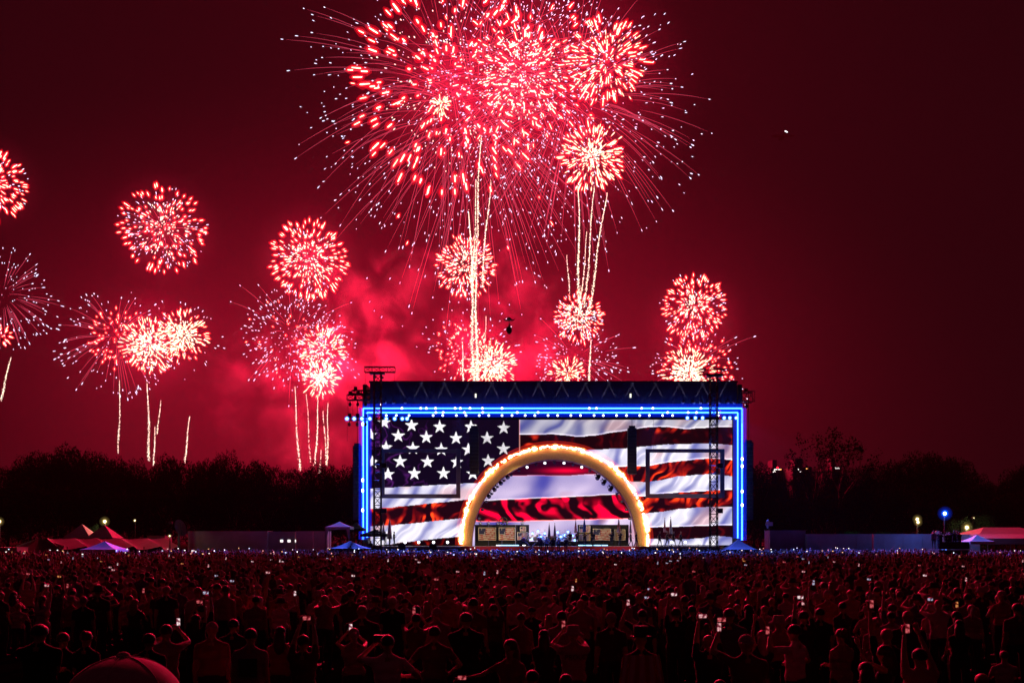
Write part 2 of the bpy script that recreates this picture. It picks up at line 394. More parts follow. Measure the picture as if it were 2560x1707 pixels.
# ---- deck
RUNWAY = mat('pale glossy deck', (.5, .47, .5), .25, noise=(.8, .1)); REDFASCIA = mat('red deck fascia', (.5, .02, .03), .5); DECKDARK = mat('dark deck', (.06, .06, .07), .3)
def deck():
    a = P(930, 1365, DS).x; b = P(1790, 1365, DS).x
    root = empty('stage_deck', (0, DS-2.2, 0)); tag(root, 'long low stage deck with pale runways and a red middle fascia', 'stage')
    MB().box((a, 0, .1), (b, 12, DECK)).build('platform', DECKDARK, root)
    c, e = P(1150, 0, DS-3).x, P(1622, 0, DS-3).x
    MB().box((a, -.3, DECK-.22), (c-.02, 3.2, DECK+.03)).build('runway', RUNWAY, root); MB().box((e+.02, -.3, DECK-.22), (b, 3.2, DECK+.03)).build('runway', RUNWAY, root)
    n = 24; vs = []; top = []
    for i in range(n+1):
        t = i/n; x = c+(e-c)*t; y = -.35-1.6*math.sin(math.pi*t); vs += [(x, y, DECK-.5), (x, y, DECK+.02)]
    f = [(2*i, 2*i+2, 2*i+3, 2*i+1) for i in range(n)]
    MB().add(vs, f).build('red_fascia', REDFASCIA, root)
    tp = [(x, y, DECK+.02) for x, y, z in vs[::2]]+[(e, 3.1, DECK+.02), (c, 3.1, DECK+.02)]
    MB().add(tp, [tuple(range(len(tp)))]).build('thrust_floor', RUNWAY, root)
    MB().box((a+6, -.05, .1), (b-6, -.02, DECK-.5)).build('skirt', FABRICBLACK, root)
deck()

# ---- LED wall pictures
def curve(pts):
    p = np.array(pts, dtype=float); return lambda x: np.interp(x, p[:, 0], p[:, 1])
def sstep(a, b, x):
    t = np.clip((x-a)/(b-a), 0, 1); return t*t*(3-2*t)
def folds_white(X, Y, seed, ax=.05, lift=.0):
    """satin: soft lavender valleys, broad white, thin bright crests; folds run down and across"""
    w1 = vnoise(X*.015, Y*.02, seed); w2 = vnoise(X*.035, Y*.05, seed+2)
    u = X+.8*Y+34*(w1-.5)+9*(w2-.5)
    a = .5+.5*np.sin(u*ax*6.283*.5+2*w1); b = .5+.5*np.sin(u*ax*6.283*1.27+2*w2+2); n = vnoise(u*ax*.5, Y*.03, seed+5)
    s = np.clip(.22+.55*a**.8+.30*(b-.5)*n+.5*(n-.5)+lift, 0, 1); s = sstep(0, 1, s)
    c0 = np.array([.10, .11, .50]); c1 = np.array([1.0, .95, 1.08]); col = c0+(c1-c0)*s[..., None]
    warm = sstep(.6, .9, vnoise(u*.02+40, Y*.03, seed+31))[..., None]; col = col*(1-.6*warm)+np.array([.75, .30, .36])*(.3+.7*s[..., None])*.6*warm
    return col+(sstep(.8, 1, b)*sstep(.5, .9, n))[..., None]*np.array([.30, .26, .28])
def folds_red(X, Y, seed, hot=(1.25, .07, .012), ax=.07, thr=.5, slant=.55, gain=1.0):
    """dark satin; bright tapering crests that bunch in places"""
    w1 = vnoise(X*.02, Y*.03, seed); w2 = vnoise(X*.05, Y*.07, seed+1)
    u = X+slant*Y+30*(w1-.5)+11*(w2-.5); v = Y-.15*X+18*(w2-.5)
    r1 = .5+.5*np.sin(u*ax*6.283+2*w1); r2 = .5+.5*np.sin(u*ax*6.283*.53+1.7+2*w2)
    area = sstep(thr, thr+.35, vnoise(X*.013+seed, Y*.03, seed+12)); fade = sstep(.2, .8, vnoise(u*.035, v*.06, seed+20))
    s = (sstep(.45, 1, r1)**1.6*.8+sstep(.55, 1, r2)**1.3*.55)*fade*(.10+.90*area)*gain
    return np.array([.016, .0015, .005])+np.array(hot)*(np.clip(s, 0, 1.15)**1.25)[..., None]*np.stack([np.ones_like(s), .10+1.1*np.clip(s, 0, 1), np.ones_like(s)], -1)
STARS = [(315, 492), (210, 590), (425, 597), (530, 515), (645, 607), (750, 527), (878, 614), (995, 527), (1122, 614), (1252, 535), (330, 688), (540, 694), (762, 704), (975, 705), (1250, 698), (222, 802), (440, 797),
         (655, 800), (885, 802), (1130, 792), (345, 897), (552, 892), (780, 890), (1010, 893)]
def paint_outer(X, Y):
    b1 = curve([(1300, 1086), (1380, 1085), (1444, 1091), (1488, 1088), (1523, 1082), (1571, 1075), (1622, 1067), (1667, 1066), (1715, 1072), (1772, 1069), (1839, 1066)])
    b2 = curve([(1300, 1128), (1412, 1128), (1476, 1124), (1571, 1120), (1619, 1115), (1667, 1110), (1731, 1109), (1772, 1109), (1839, 1112)])
    b3 = curve([(1400, 1172), (1520, 1168), (1568, 1165), (1619, 1165), (1667, 1155), (1715, 1150), (1772, 1146), (1839, 1149)])
    b4 = curve([(1500, 1203), (1559, 1201), (1610, 1205), (1651, 1200), (1692, 1190), (1772, 1185), (1839, 1190)])
    b5 = curve([(1500, 1242), (1578, 1240), (1619, 1240), (1651, 1233), (1699, 1230), (1772, 1227), (1839, 1222)])
    b6 = curve([(1500, 1290), (1610, 1283), (1651, 1279), (1699, 1271), (1772, 1267), (1839, 1265)])
    b7 = curve([(1500, 1322), (1616, 1318), (1667, 1316), (1715, 1315), (1772, 1314), (1839, 1311)])
    b8 = curve([(1500, 1346), (1622, 1346), (1699, 1348), (1756, 1345), (1782, 1339), (1839, 1342)])
    Yw = Y+2.2*(fbm(X*.05, Y*0, 77)-.5)
    W = folds_white(X, Y, 3, .030, .06)*(1-.35*(Y < 1090))[..., None]; R = folds_red(X, Y, 21, (1.0, .045, .01), .035, .45, .3)
    col = np.zeros(X.shape+(3,))
    bs = [b(X) for b in (b1, b2, b3, b4, b5, b6, b7, b8)]
    k = sum((Yw > b).astype(int) for b in bs)                       # stripe number
    white = (k % 2 == 0)
    hotter = np.where((k == 3) | (k == 5), 1.0, .45)[..., None]
    R2 = folds_red(X, Y, 45, (1.5, .075, .008), .030, .12, .9, 1.25)
    col = np.where(white[..., None], W, np.where((hotter > .9), np.maximum(R, R2), R*.8))
    # bright seam where a white stripe turns over its lower edge
    for i, b in enumerate(bs):
        if i % 2 == 0:
            e = np.exp(-((Yw-b+1.6)/1.3)**2)[..., None]; col = col+e*np.array([.7, .6, .65])*(k == i)[..., None]
    # left part: canton and lower stripes
    cb = curve([(900, 1222), (914, 1222), (965, 1219), (1051, 1214), (1141, 1209), (1195, 1207), (1300, 1200)]); w1 = curve([(900, 1272), (914, 1272), (978, 1268), (1051, 1260), (1172, 1248), (1300, 1238)])
    r1 = curve([(900, 1316), (914, 1316), (1000, 1311), (1083, 1302), (1153, 1295), (1300, 1284)]); w2 = curve([(900, 1372), (956, 1362), (1003, 1356), (1051, 1350), (1099, 1345), (1153, 1340), (1300, 1330)])
    L = X < 1299
    WL = folds_white(X, Y, 61, .042, .16); RL = folds_red(X, Y, 83, (1.6, .085, .012), .034, .25, .35, 1.2)
    navy = np.array([.006, .002, .012])+np.array([.10, .012, .16])*(np.clip((1-np.abs(2*fbm((X+.5*Y)*.03+3*fbm(X*.02, Y*.02, 7), Y*.018, 91)-1)-.86)/.14, 0, 1)**2*np.clip((1120-X)/160, 0.05, 1))[..., None]
    lc = np.where((Yw < cb(X))[..., None], navy, np.where((Yw < w1(X))[..., None], WL, np.where((Yw < r1(X))[..., None], RL, np.where((Yw < w2(X))[..., None], WL, RL*.4))))
    for (sx, sy) in STARS:
        cx, cy = 860+sx/3.136, 900+sy/3.136; dx = X-cx; dy = cy-Y-1; rr = np.hypot(dx, dy); near = rr < 20
        a = np.arctan2(dx, dy); seg = np.mod(a+math.pi/5, 2*math.pi/5)-math.pi/5; R0 = 17.6
        # straight-edged five-point star: edge from tip to inner corner
        al = np.abs(seg); tip = np.stack([np.full_like(al, R0), np.zeros_like(al)], -1); inn = np.array([R0*.40*math.cos(math.pi/5), R0*.40*math.sin(math.pi/5)])
        px = rr*np.cos(al); py = rr*np.sin(al); ex, ey = inn[0]-R0, inn[1]; inside = (ex*(py)-ey*(px-R0)) > 0
        sh = .75+.5*fbm(X*.12+cx, Y*.12, 5); sh = np.where(cx > 1195, sh*.75, sh*1.05)
        m = near & inside; lc = np.where(m[..., None], sh[..., None]*np.array([1.05, 1.0, 1.06]), lc)
    col = np.where(L[..., None], lc, col)
    e = np.exp(-((X-1299)/.9)**2)[..., None]*(Y < 1128)[..., None]; col = col+e*np.array([.9, .35, .3])
    # darker upper rim where the roof lamps hang
    return np.clip(col, 0, 3)
def paint_inner(X, Y):
    i1 = curve([(1180, 1190), (1262, 1189), (1339, 1188), (1427, 1188), (1472, 1185), (1600, 1180)]); i2 = curve([(1170, 1254), (1208, 1250), (1339, 1244), (1449, 1239), (1545, 1234), (1600, 1232)]); i3 = curve([(1170, 1302), (1191, 1302), (1273, 1304), (1361, 1300), (1472, 1298), (1571, 1296), (1600, 1295)])
    Yw = Y+2*(fbm(X*.04, Y*0, 15)-.5)
    W = folds_white(X, Y, 131, .010, .0)*np.array([.86, .72, .88]); R = folds_red(X, Y, 141, (1.4, .0, .045), .020, .0, -.6, 1.5)
    D = np.array([.03, .001, .014])+np.array([1.0, .0, .03])*np.exp(-((X-1416)/48)**2-((Y-1176)/6.5)**2)[..., None]
    c = np.where((Yw < i1(X))[..., None], D, np.where((Yw < i2(X))[..., None], W, np.where((Yw < i3(X))[..., None], R, W)))
    for b, cl in ((i1, (.5, .1, .15)), (i2, (.9, .8, .85)), (i3, (1.2, .2, .12))): c = c+np.exp(-((Yw-b(X))/1.2)**2)[..., None]*np.array(cl)
    return np.clip(c, 0, 3)
SCREENM = vcol_mat('LED screen picture', glow=1.0)
def in_arch(X, Y, hw=219, top=1134, base=1368, k=2.06):
    return (np.abs((X-1386)/hw)**k+np.abs(np.clip(base-Y, 0, 1e9)/(base-top))**k) < 1
def led_wall(name, x0, x1, y0, y1, d, step, paint, label, thick=.25, hole=False):
    nx = int((x1-x0)/step); ny = int((y1-y0)/step); xs = np.linspace(x0, x1, nx+1); ys = np.linspace(y0, y1, ny+1); X, Y = np.meshgrid(xs, ys)
    C = paint(X, Y); o0 = P((x0+x1)/2, y1, d)
    V = np.stack([(X-CX)/F*d-o0.x, np.zeros_like(X), CZ-(Y-HY)/F*d-o0.z], -1).reshape(-1, 3)
    j, i = np.meshgrid(np.arange(ny), np.arange(nx), indexing='ij'); a = (j*(nx+1)+i).ravel()
    if hole:
        keep = ~in_arch((X[:-1, :-1]+step/2), (Y[:-1, :-1]+step/2)).ravel(); a = a[keep]
    fa = np.stack([a, a+nx+1, a+nx+2, a+1], 1).ravel()
    root = empty(name, o0); tag(root, label, 'screen')
    link('picture', mesh_np('picture', V, fa, 4, SCREENM, C.reshape(-1, 3)), root)
    w = (x1-x0)/F*d/2; h = (y1-y0)/F*d
    if not hole: MB().box((-w-.05, .03, -.05), (w+.05, thick, h+.05)).build('panel_back', BLACK, root); return
    k = d/F; ax = (1386-(x0+x1)/2)*k; zt = (y1-1130)*k
    MB().box((-w-.05, .03, -.05), (ax-222*k, thick, h+.05)).build('panel_back', BLACK, root); MB().box((ax+222*k, .03, -.05), (w+.05, thick, h+.05)).build('panel_back', BLACK, root); MB().box((ax-221.9*k, .03, zt), (ax+221.9*k, thick, h+.05)).build('panel_back', BLACK, root)
led_wall('led_wall', 914, 1846, 1049, 1362, 128, 1.25, paint_outer, 'giant LED wall showing a waving stars and stripes flag', hole=True)
led_wall('led_wall', 1172, 1600, 1128, 1364, 132, 1.25, paint_inner, 'LED wall inside the gold arch showing red and white folds')

# ---- canopy / roof valance
def roof():
    a = P(924, 955, DS); b = P(1844, 1021, DS); root = empty('stage_roof', (0, DS, 0)); tag(root, 'long dark stage roof above the blue frame', 'stage roof')
    z0 = P(0, 1018, DS).z
    MB().box((a.x, .35, z0), (b.x, .6, a.z)).build('valance', VALANCE, root)
    MB().box((a.x-.1, .2, a.z), (b.x+.1, 12, a.z+.18)).build('roof_panel', DARKSTEEL, root)
    MB().box((a.x, 11.6, 0), (a.x+.5, 12, a.z)).build('rear_post', BLACK, root); MB().box((b.x-.5, 11.6, 0), (b.x, 12, a.z)).build('rear_post', BLACK, root)
    MB().box((a.x, 10.9, .1), (b.x, 11.2, a.z-.1)).build('back_cloth', FABRICBLACK, root)
    for x in (a.x-.7, b.x+.45): MB().box((x-.25, .62, .1), (x+.25, 10.9, a.z-.2)).build('side_cloth', FABRICBLACK, root)
    for i, x in enumerate((1189, 1577)):
        q = P(x, 988, DS); MB().cbox((q.x, .28, q.z), (.09, .05, .24)).build('work_light', M_WORK, root)
VALANCE = mat('dark canopy cloth', (.028, .02, .034), .85, noise=(.35, .35), bump=.15)
M_WORK = emit('work light', (1, 1, .8), 1.6)
roof()

# ---- blue LED frame
M_BLUEC = emit('blue LED core', (.13, .52, 1.0), 2.6, True); M_BLUEG = halo_shell('blue tube halo', (.0, .06, 1.0), .85); M_BLUEG2 = halo_shell('blue tube halo skin', (.0, .02, 1.0), .2); M_BLUEN = emit('beam lamp lens', (.7, .95, 1), 5)  # blue glare around the tubes is built as glowing halo shells
def led_frame():
    root = empty('led_frame', (0, DS, 0)); tag(root, 'double blue neon frame around the stage opening', 'light frame')
    XO, XI, XR, XRI = 908, 917.5, 1855, 1844.5
    def q(x, y): v = P(x, y, DS-.35); return Vector((v.x, v.y-DS, v.z))
    outer = [q(XO, 1346), q(XO, 1021)]; segs = [(q(XO, 1348), q(XO, 1020.5)), (q(XO, 1020.5), q(XR, 1020.5)), (q(XR, 1020.5), q(XR, 1350)), (q(XI, 1343), q(XI, 1031)), (q(XI, 1031), q(XRI, 1031)), (q(XRI, 1031), q(XRI, 1345))]
    for a, b in segs:
        n = max(2, int((b-a).length/4))
        for i in range(n):                                     # tubes in lengths, butted with small gaps
            p = a.lerp(b, i/n); r = a.lerp(b, (i+1)/n); u = (r-p).normalized()*.004
            o = MB().tube([p+u, r-u], .07, 8).build('neon_tube', M_BLUEC, root, True)
        MB().tube([a, b], .19, 10).build('tube_halo', M_BLUEG, root, True)
        MB().tube([a, b], .56, 12).build('tube_halo_skin', M_BLUEG2, root, True)
    mb = MB()
    for a, b in [((XO+4.5, 1350), (XO+4.5, 1026)), ((XO+4.5, 1026), (XR-5, 1026)), ((XR-5, 1026), (XR-5, 1352))]:
        truss(mb, q(*a)+Vector((0, .5, 0)), q(*b)+Vector((0, .5, 0)), .42, .6, .03, .018)
    mb.build('frame_truss', DARKSTEEL, root)
    g = q(0, 1390)
    for x in (XO+4.5, XR-5): v = q(x, 1350); MB().box((v.x-.4, -.2, .02), (v.x+.4, .6, v.z)).build('foot', BLACK, root)
    for x in (1005, 1052, 1066, 1089, 1138, 1151, 1175, 1206, 1255, 1473, 1491, 1604, 1632, 1752): MB().ell(q(x, 1020.5)+Vector((0, -.1, 0)), (.15, .12, .13), 10, 6).build('beam_lamp', M_BLUEN, root)
    for x in (1090, 1108, 1161, 1207, 1293, 1345, 1669, 1720, 1741, 1794): MB().ell(q(x, 1031)+Vector((0, -.1, 0)), (.15, .12, .13), 10, 6).build('beam_lamp', M_BLUEN, root)
    for y in (1060, 1200, 1226, 1275): MB().ell(q(904.5, y)+Vector((.12, -.1, 0)), (.16, .14, .24), 10, 6).build('beam_lamp', M_BLUEN, root)
    for y in (1147, 1165, 1228, 1262): MB().ell(q(1855, y)+Vector((0, -.1, 0)), (.16, .14, .22), 10, 6).build('beam_lamp', M_BLUEN, root)
    return root
FR = led_frame()
q_ = P(1382, 1016, DS-.3); wl = lamp('added_canopy_wash', 'AREA', q_, 300, (.01, .06, 1), None, aim=q_+Vector((0, .5, .42)), shape='RECTANGLE', size=47.0, size_y=.12)  # added unseen strip light that washes the canopy cloth blue
# thin beams climbing the canopy cloth from lamps on the upper tube
for i in range(14):
    x = 1024+i*58.6
    for s in (-1, 1):
        a = P(x, 1016, DS+.23); b = P(x+s*31, 957, DS+.37)
        lamp('canopy_beam', 'SPOT', a, 2300, (.7, .72, 1), None, aim=b, spot_size=math.radians(5.6), spot_blend=.6, shadow_soft_size=.02)

# ---- arch
GOLD = mat('gold arch panel', (.86, .62, .19), .55, noise=(7, .14), bump=.06); ARCHIN = mat('arch inner lining', (.16, .06, .1), .5)
M_BULB = emit('warm bulb', (1, .86, .62), 5, True); M_BULBHALO = halo_shell('amber bulb halo', (1, .30, .06), .5); M_RIMHALO = halo_shell('red rim halo', (1, .10, .015), .38); M_RIMHALO2 = halo_shell('red rim halo sheath', (1, .035, .01), .11)  # additive shells imitate glare around the rim and its bulbs
DA = 125.0
def arch_pts(hw, top, base, n=64, k=2.06):
    """upright arch outline in photo pixels, slightly fuller than a half ellipse"""
    out = []
    for i in range(n+1):
        t = math.pi*i/n; c, s = math.cos(t), math.sin(t)
        x = 1386-hw*math.copysign(abs(c)**(2/k), c); y = base-(base-top)*abs(s)**(2/k); out.append((x, y))
    return out
def arch():
    root = empty('gold_arch', (P(1386, 0, DA).x, DA, DECK)); tag(root, 'great gold arch rimmed with blazing warm bulbs over the band', 'arch')
    o0 = Vector(root.location)
    A = [P(x, y, DA)-o0 for x, y in arch_pts(230, 1121, 1366)]; B = [P(x, y, DA)-o0 for x, y in arch_pts(206, 1149, 1366)]
    n = len(A); dp = 1.6
    # front face in panels
    for i in range(0, n-1, 4):
        vs = []; 
        for j in range(i, i+5): vs += [A[j], B[j], B[j]+Vector((0, .12, 0)), A[j]+Vector((0, .12, 0))]
        mb = MB(); 
        for j in range(4):
            k = 4*j; mb.f += [(k, k+1, k+5, k+4), (k+3, k+7, k+6, k+2), (k, k+4, k+7, k+3), (k+1, k+2, k+6, k+5)]
        mb.f += [(0, 3, 2, 1), (16, 17, 18, 19)]; mb.v = [tuple(v) for v in vs]; mb.m = [0]*len(mb.f)
        mb.build('arch_panel', GOLD, root)
    mb = MB(); vs = []
    for j in range(n): vs += [B[j]+Vector((0, .13, 0)), B[j]+Vector((0, dp, 0)), A[j]+Vector((0, .13, 0)), A[j]+Vector((0, dp, 0))]
    for j in range(n-1): k = 4*j; mb.f += [(k, k+1, k+5, k+4), (k+2, k+6, k+7, k+3)]
    mb.v = [tuple(v) for v in vs]; mb.m = [0]*len(mb.f); mb.build('lining', ARCHIN, root)
    MB().tube([b+Vector((0, -.02, 0)) for b in B], .05, 6).build('inner_trim', mat('violet trim', (.25, .12, .3), .4), root, True)
    rim = [P(x, y, DA-.1)-o0 for x, y in arch_pts(234, 1116, 1362, 150)]
    MB().tube(rim, .34, 10).build('rim_halo', M_RIMHALO, root, True); MB().tube(rim, .72, 12).build('rim_halo_outer', M_RIMHALO2, root, True)
    L = 0; nextb = 0
    for i in range(1, len(rim)):
        L += (rim[i]-rim[i-1]).length
        while L >= nextb:
            r = RNG.choice((.11, .12, .13, .15, .17, .27)); p = rim[i]+Vector((RNG.uniform(-.1, .1), -.06, RNG.uniform(-.1, .1)))
            b = MB().ell(p, (r, r, r), 10, 6).build('bulb', M_BULB, root, True)
            MB().ell(p, (r*1.7, r*1.7, r*1.7), 10, 6).build('halo', M_BULBHALO, b, True); nextb += RNG.uniform(.2, .3)
    return root
arch()
# ---- lamps around the arch mouth and on the rigs
M_LENSW = emit('white lamp lens', (.85, .92, 1), 4); M_LENSB = emit('blue lamp lens', (.25, .62, 1), 4.5); M_HALOB = halo_shell('blue lens glare', (.02, .15, 1), .35); M_LENSD = mat('dark glass lens', (.25, .3, .5), .1, .3)  # additive blue shell imitates glare round each lit blue lens
def can_meshes():
    mb = MB(); mb.tube([(0, .18, 0), (0, .17, 0), (0, -.05, 0), (0, -.12, 0)], [.06, .11, .12, .13], 10); can = mb.mesh('housing', BLACK, True)
    y = MB(); y.tube([(-.16, 0, 0), (-.16, 0, .2), (.16, 0, .2), (.16, 0, 0)], .018, 5); y.tube([(0, 0, .2), (0, 0, .32)], .03, 6); yk = y.mesh('yoke', BLACK, True)
    def lens(m, r): q = MB(); q.tube([(0, -.121, 0), (0, -.16, 0), (0, -.18, 0)], [r, r*.85, r*.3], 10); return q.mesh('lens', m, True)
    hl = MB(); hl.ell((0, -.15, 0), (.27, .2, .27), 10, 6); hw = MB(); hw.ell((0, -.15, 0), (.2, .12, .2), 10, 6)
    return can, yk, lens
CAN, YOKE, LENSF = can_meshes()
LENS = {'w': LENSF(M_LENSW, .12), 'b': LENSF(M_LENSB, .15), 'd': LENSF(M_LENSD, .12), 'W': LENSF(M_LENSW, .17)}
HALO = MB().ell((0, -.16, 0), (.27, .1, .27), 10, 6).mesh('lens_halo', M_HALOB, True)
def stage_lamp(x, y, d, kind, label, s=1.0, tilt=0.0, pan=0.0, group='lamps on the stage rig', flip=False):
    root = empty('stage_lamp', P(x, y, d)); root.rotation_euler = (tilt, math.pi if flip else 0, pan); root.scale = (s, s, s); tag(root, label, 'stage lamp', group)
    link('housing', CAN, root); link('yoke', YOKE, root); le = link('lens', LENS[kind], root)
    if kind == 'b': link('lens_halo', HALO, le)
    return root
for x in (966, 991, 1023, 1083, 1107, 1141, 1165, 1198, 1222, 1255, 1280, 1313, 1337, 1370, 1394, 1427, 1451, 1485, 1508, 1541, 1566, 1599, 1623, 1656, 1681, 1795):
    stage_lamp(x, 1038.5, DS+.3, 'w', 'small white lamp in the row under the blue frame', 1.15, group='white lamps under the frame')
for x, w in ((868, 'outermost'), (886, 'second'), (905, 'third'), (925, 'fourth')): stage_lamp(x, 1046, DS-1.2, 'b', f'blue lamp, {w} from the left on the left outrigger', 1.25, tilt=.2, group='blue lamps on the side rigs')
for x, w in ((966, 'first'), (987, 'second'), (1006, 'third'), (1018, 'fourth')): stage_lamp(x, 1046, DS-.6, 'b', f'blue lamp, {w} right of the left lattice tower', 1.2, tilt=.2, group='blue lamps on the side rigs')
for x, w in ((1718, 'first'), (1738, 'second'), (1756, 'third')): stage_lamp(x, 1044, DS-.6, 'b', f'blue lamp left of the right lattice tower, {w} of three', 1.15, tilt=.2, group='blue lamps on the side rigs')
for x, w in ((1810, 'first'), (1824, 'second'), (1840, 'third')): stage_lamp(x, 1044, DS-.6, 'b', f'blue lamp right of the right lattice tower, {w} of three', 1.15, tilt=.2, group='blue lamps on the side rigs')
for x, w in ((1013, 'outermost'), (1047, 'second'), (1084, 'third'), (1119, 'nearest the arch')): stage_lamp(x, 1355, DS-1.9, 'W', f'white footlight on the left runway, {w}', 1.0, group='footlights', flip=True)
for x, w in ((1679, 'nearest the arch'), (1713, 'middle'), (1747, 'outermost')): stage_lamp(x, 1355, DS-1.9, 'W', f'white footlight on the right runway, {w} of three', 1.0, group='footlights', flip=True)
inn = arch_pts(199, 1154, 1366, 28)
for i, (x, y) in enumerate(inn):
    if 3 <= i <= 25: stage_lamp(x, y+2, DA+1.2, 'w' if 11 <= i <= 17 and i % 2 else 'd', 'small lamp lit white at the top of the arch mouth' if 11 <= i <= 17 and i % 2 else 'small unlit lamp along the inside of the arch', 1.3, pan=.3*(i-14)/10, group='lamps inside the arch')
for (x, y, s) in ((1268, 1191, 1), (1251, 1206, 1), (1235, 1222, 1), (1221, 1239, 1), (1495, 1193, -1), (1510, 1206, -1), (1527, 1222, -1)):
    r = stage_lamp(x, y, DA+.9, 'd', 'bigger dark moving head slung inside the arch', 2.1, tilt=.7, pan=s*.7, group='moving heads inside the arch')
for i, x in enumerate((962, 985, 1012, 1708, 1733, 1752, 1770, 1800, 1818, 1836)): stage_lamp(x, 1005, DS-.4, 'd', 'dark moving head under the left end of the canopy' if x < 1300 else 'dark moving head under the right end of the canopy', 1.7, tilt=.3, pan=.3*(-1)**i, group='moving heads on the canopy')

# ---- dark screen borders
BORDER = mat('mauve grey border', (.10, .075, .10), .6)
def border(x0, x1, y0, y1, label, w=10.5, d=126.6):
    root = empty('screen_border', P((x0+x1)/2, y1, d)); tag(root, label, 'frame', 'borders in front of the LED wall'); o = Vector(root.location)
    def bar(a, b, c, e): p = P(a, c, d)-o; q = P(b, e, d)-o; MB().box((p.x, -.1, q.z), (q.x, .1, p.z)).build('bar', BORDER, root)
    bar(x0, x1, y0, y0+w*.85); bar(x0, x1, y1-w, y1); bar(x0, x0+w, y0+w*.85+.1, y1-w-.1); bar(x1-w, x1, y0+w*.85+.1, y1-w-.1)
    for x in (x0+20, x1-20): p = P(x, y0, d)-o; MB().tube([(p.x, 0, p.z), (p.x, 0, p.z+5)], .012, 4).build('cable', BLACK, root)
border(951, 1151, 1122, 1245, 'dark rectangular screen border on the starry left part'); border(1614, 1811, 1122, 1244.5, 'dark rectangular screen border on the striped right part')

# ---- line arrays
SPKM = mat('speaker black', (.02, .02, .024), .6, noise=(12, .3))
def line_array(x0, x1, y0, y1, d, n, label, name='speaker_array', curve_=.0, cable=1000):
    root = empty(name, P((x0+x1)/2, y0, d)); tag(root, label, 'speakers', 'hanging speaker columns'); o = Vector(root.location); w = (x1-x0)/F*d/2; H = (y1-y0)/F*d; ch = H/n
    for i in range(n):
        z = -ch*i; y = -curve_*(i/n)**2
        mb = MB(); mb.box((-w, y-.3, z-ch*.94), (w, y+.4, z)); mb.box((-w*.85, y-.34, z-ch*.84), (w*.85, y-.302, z-ch*.1)); mb.build('cabinet', SPKM, root)
    MB().box((-w*.7, -.2, .02), (w*.7, .3, .3)).build('bumper', BLACK, root)
    c = P((x0+x1)/2, cable, d)-o
    MB().tube([(0, 0, .3), (0, 0, max(c.z, .6))], .03, 5).build('chain', BLACK, root)
    return root
line_array(1569, 1591, 1070, 1186, 126.0, 13, 'tall black speaker column hung right of the arch', cable=1025); line_array(1174, 1197, 1070, 1186, 126.0, 13, 'tall black speaker column hung left of the arch', cable=1025)
line_array(883, 903.5, 1114, 1300, 125.5, 18, 'black speaker column hung outside the left frame edge', cable=1000); line_array(1861, 1882, 1106, 1300, 125.5, 18, 'black speaker column hung outside the right frame edge', cable=1005)

# ---- lattice towers in front
def tower(x, d, w, label, ytop=925, T0=911, T1=988, flag=False):
    b = P(x, 1343, d); o = Vector((b.x, d, 0)); root = empty('lattice_tower', o); tag(root, label, 'tower', 'lattice towers in front of the stage')
    zt = P(x, ytop, d).z
    truss_parts(root, o+Vector((0, 0, .1)), o+Vector((0, 0, zt-.4)), w, .95, o)
    l = P(T0, ytop, d)-o; r = P(T1, ytop, d)-o
    mb = MB(); truss(mb, Vector((l.x, 0, zt+.1)), Vector((r.x, 0, zt+.1)), .62, .9, .05, .024); mb.build('head_truss', DARKSTEEL, root)
    MB().box((-.9, -.4, zt-.45), (.9, .4, zt-.2)).build('head_plate', BLACK, root)
    MB().box((-1.3, -1.3, 0), (1.3, 1.3, .3)).build('base', BLACK, root)
    for s in (l.x+.1, r.x-.1): MB().tube([(s, 0, zt-.2), (s, 0, zt-3)], .018, 4).build('cable', BLACK, root)
    mb = MB(); mb.cbox((.55, -.2, zt-.9), (.22, .16, .12)); mb.cbox((-.2, -.45, zt-.85), (.16, .12, .1)); mb.build('floodlight', GREYM, root)
    for z in (6.2, 11.5): mb = MB(); mb.cbox((w*.5+.35, 0, z), (.3, .2, .28)); mb.build('speaker', BLACK, root)
    return o
tower(944, 117, .82, 'left lattice tower with a wide T-shaped head truss', 926, 911, 988); tower(1784, 117, .82, 'right lattice tower standing before the wall of stripes', 932, 1748, 1812)

# ---- side outriggers
def outrigger(x0, x1, y0, y1, label, d=DS-.6, fix=3):
    root = empty('outrigger', P(x0, y1, d)); o = Vector(root.location); tag(root, label, 'truss', 'side trusses of the stage')
    p = P(x0, y0, d)-o; q = P(x1, y1, d)-o
    mb = MB(); truss(mb, Vector((p.x, 0, (p.z+q.z)/2)), Vector((q.x, 0, (p.z+q.z)/2)), (p.z-q.z), 1.0, .06, .03); mb.build('truss', BLACK, root)
    for i in range(fix):
        x = p.x+(q.x-p.x)*(i+.4)/fix; mb = MB(); mb.tube([(x, -.2, q.z), (x, -.2, q.z-.35)], .05, 6); mb.ell((x, -.2, q.z-.55), (.2, .2, .26), 8, 6); mb.build('lamp_head', BLACK, root)
        mb = MB(); mb.cbox((x, .1, p.z+.25), (.2, .2, .2)); mb.build('winch', BLACK, root)
    for s in (p.x+.1, p.x+(q.x-p.x)*.55): MB().tube([(s, 0, q.z), (s, 0, q.z-2.6)], .02, 4).build('cable', BLACK, root)
outrigger(868, 926, 987, 1000, 'left upper outrigger truss hung with dark lamps'); outrigger(866, 926, 1043, 1050, 'left lower outrigger truss carrying blue lamps')
outrigger(880, 926, 976, 984, 'short dark truss on top of the left outrigger', fix=2); outrigger(1853, 1884, 980, 1005, 'right outrigger truss, an open box at the roof end', fix=1)
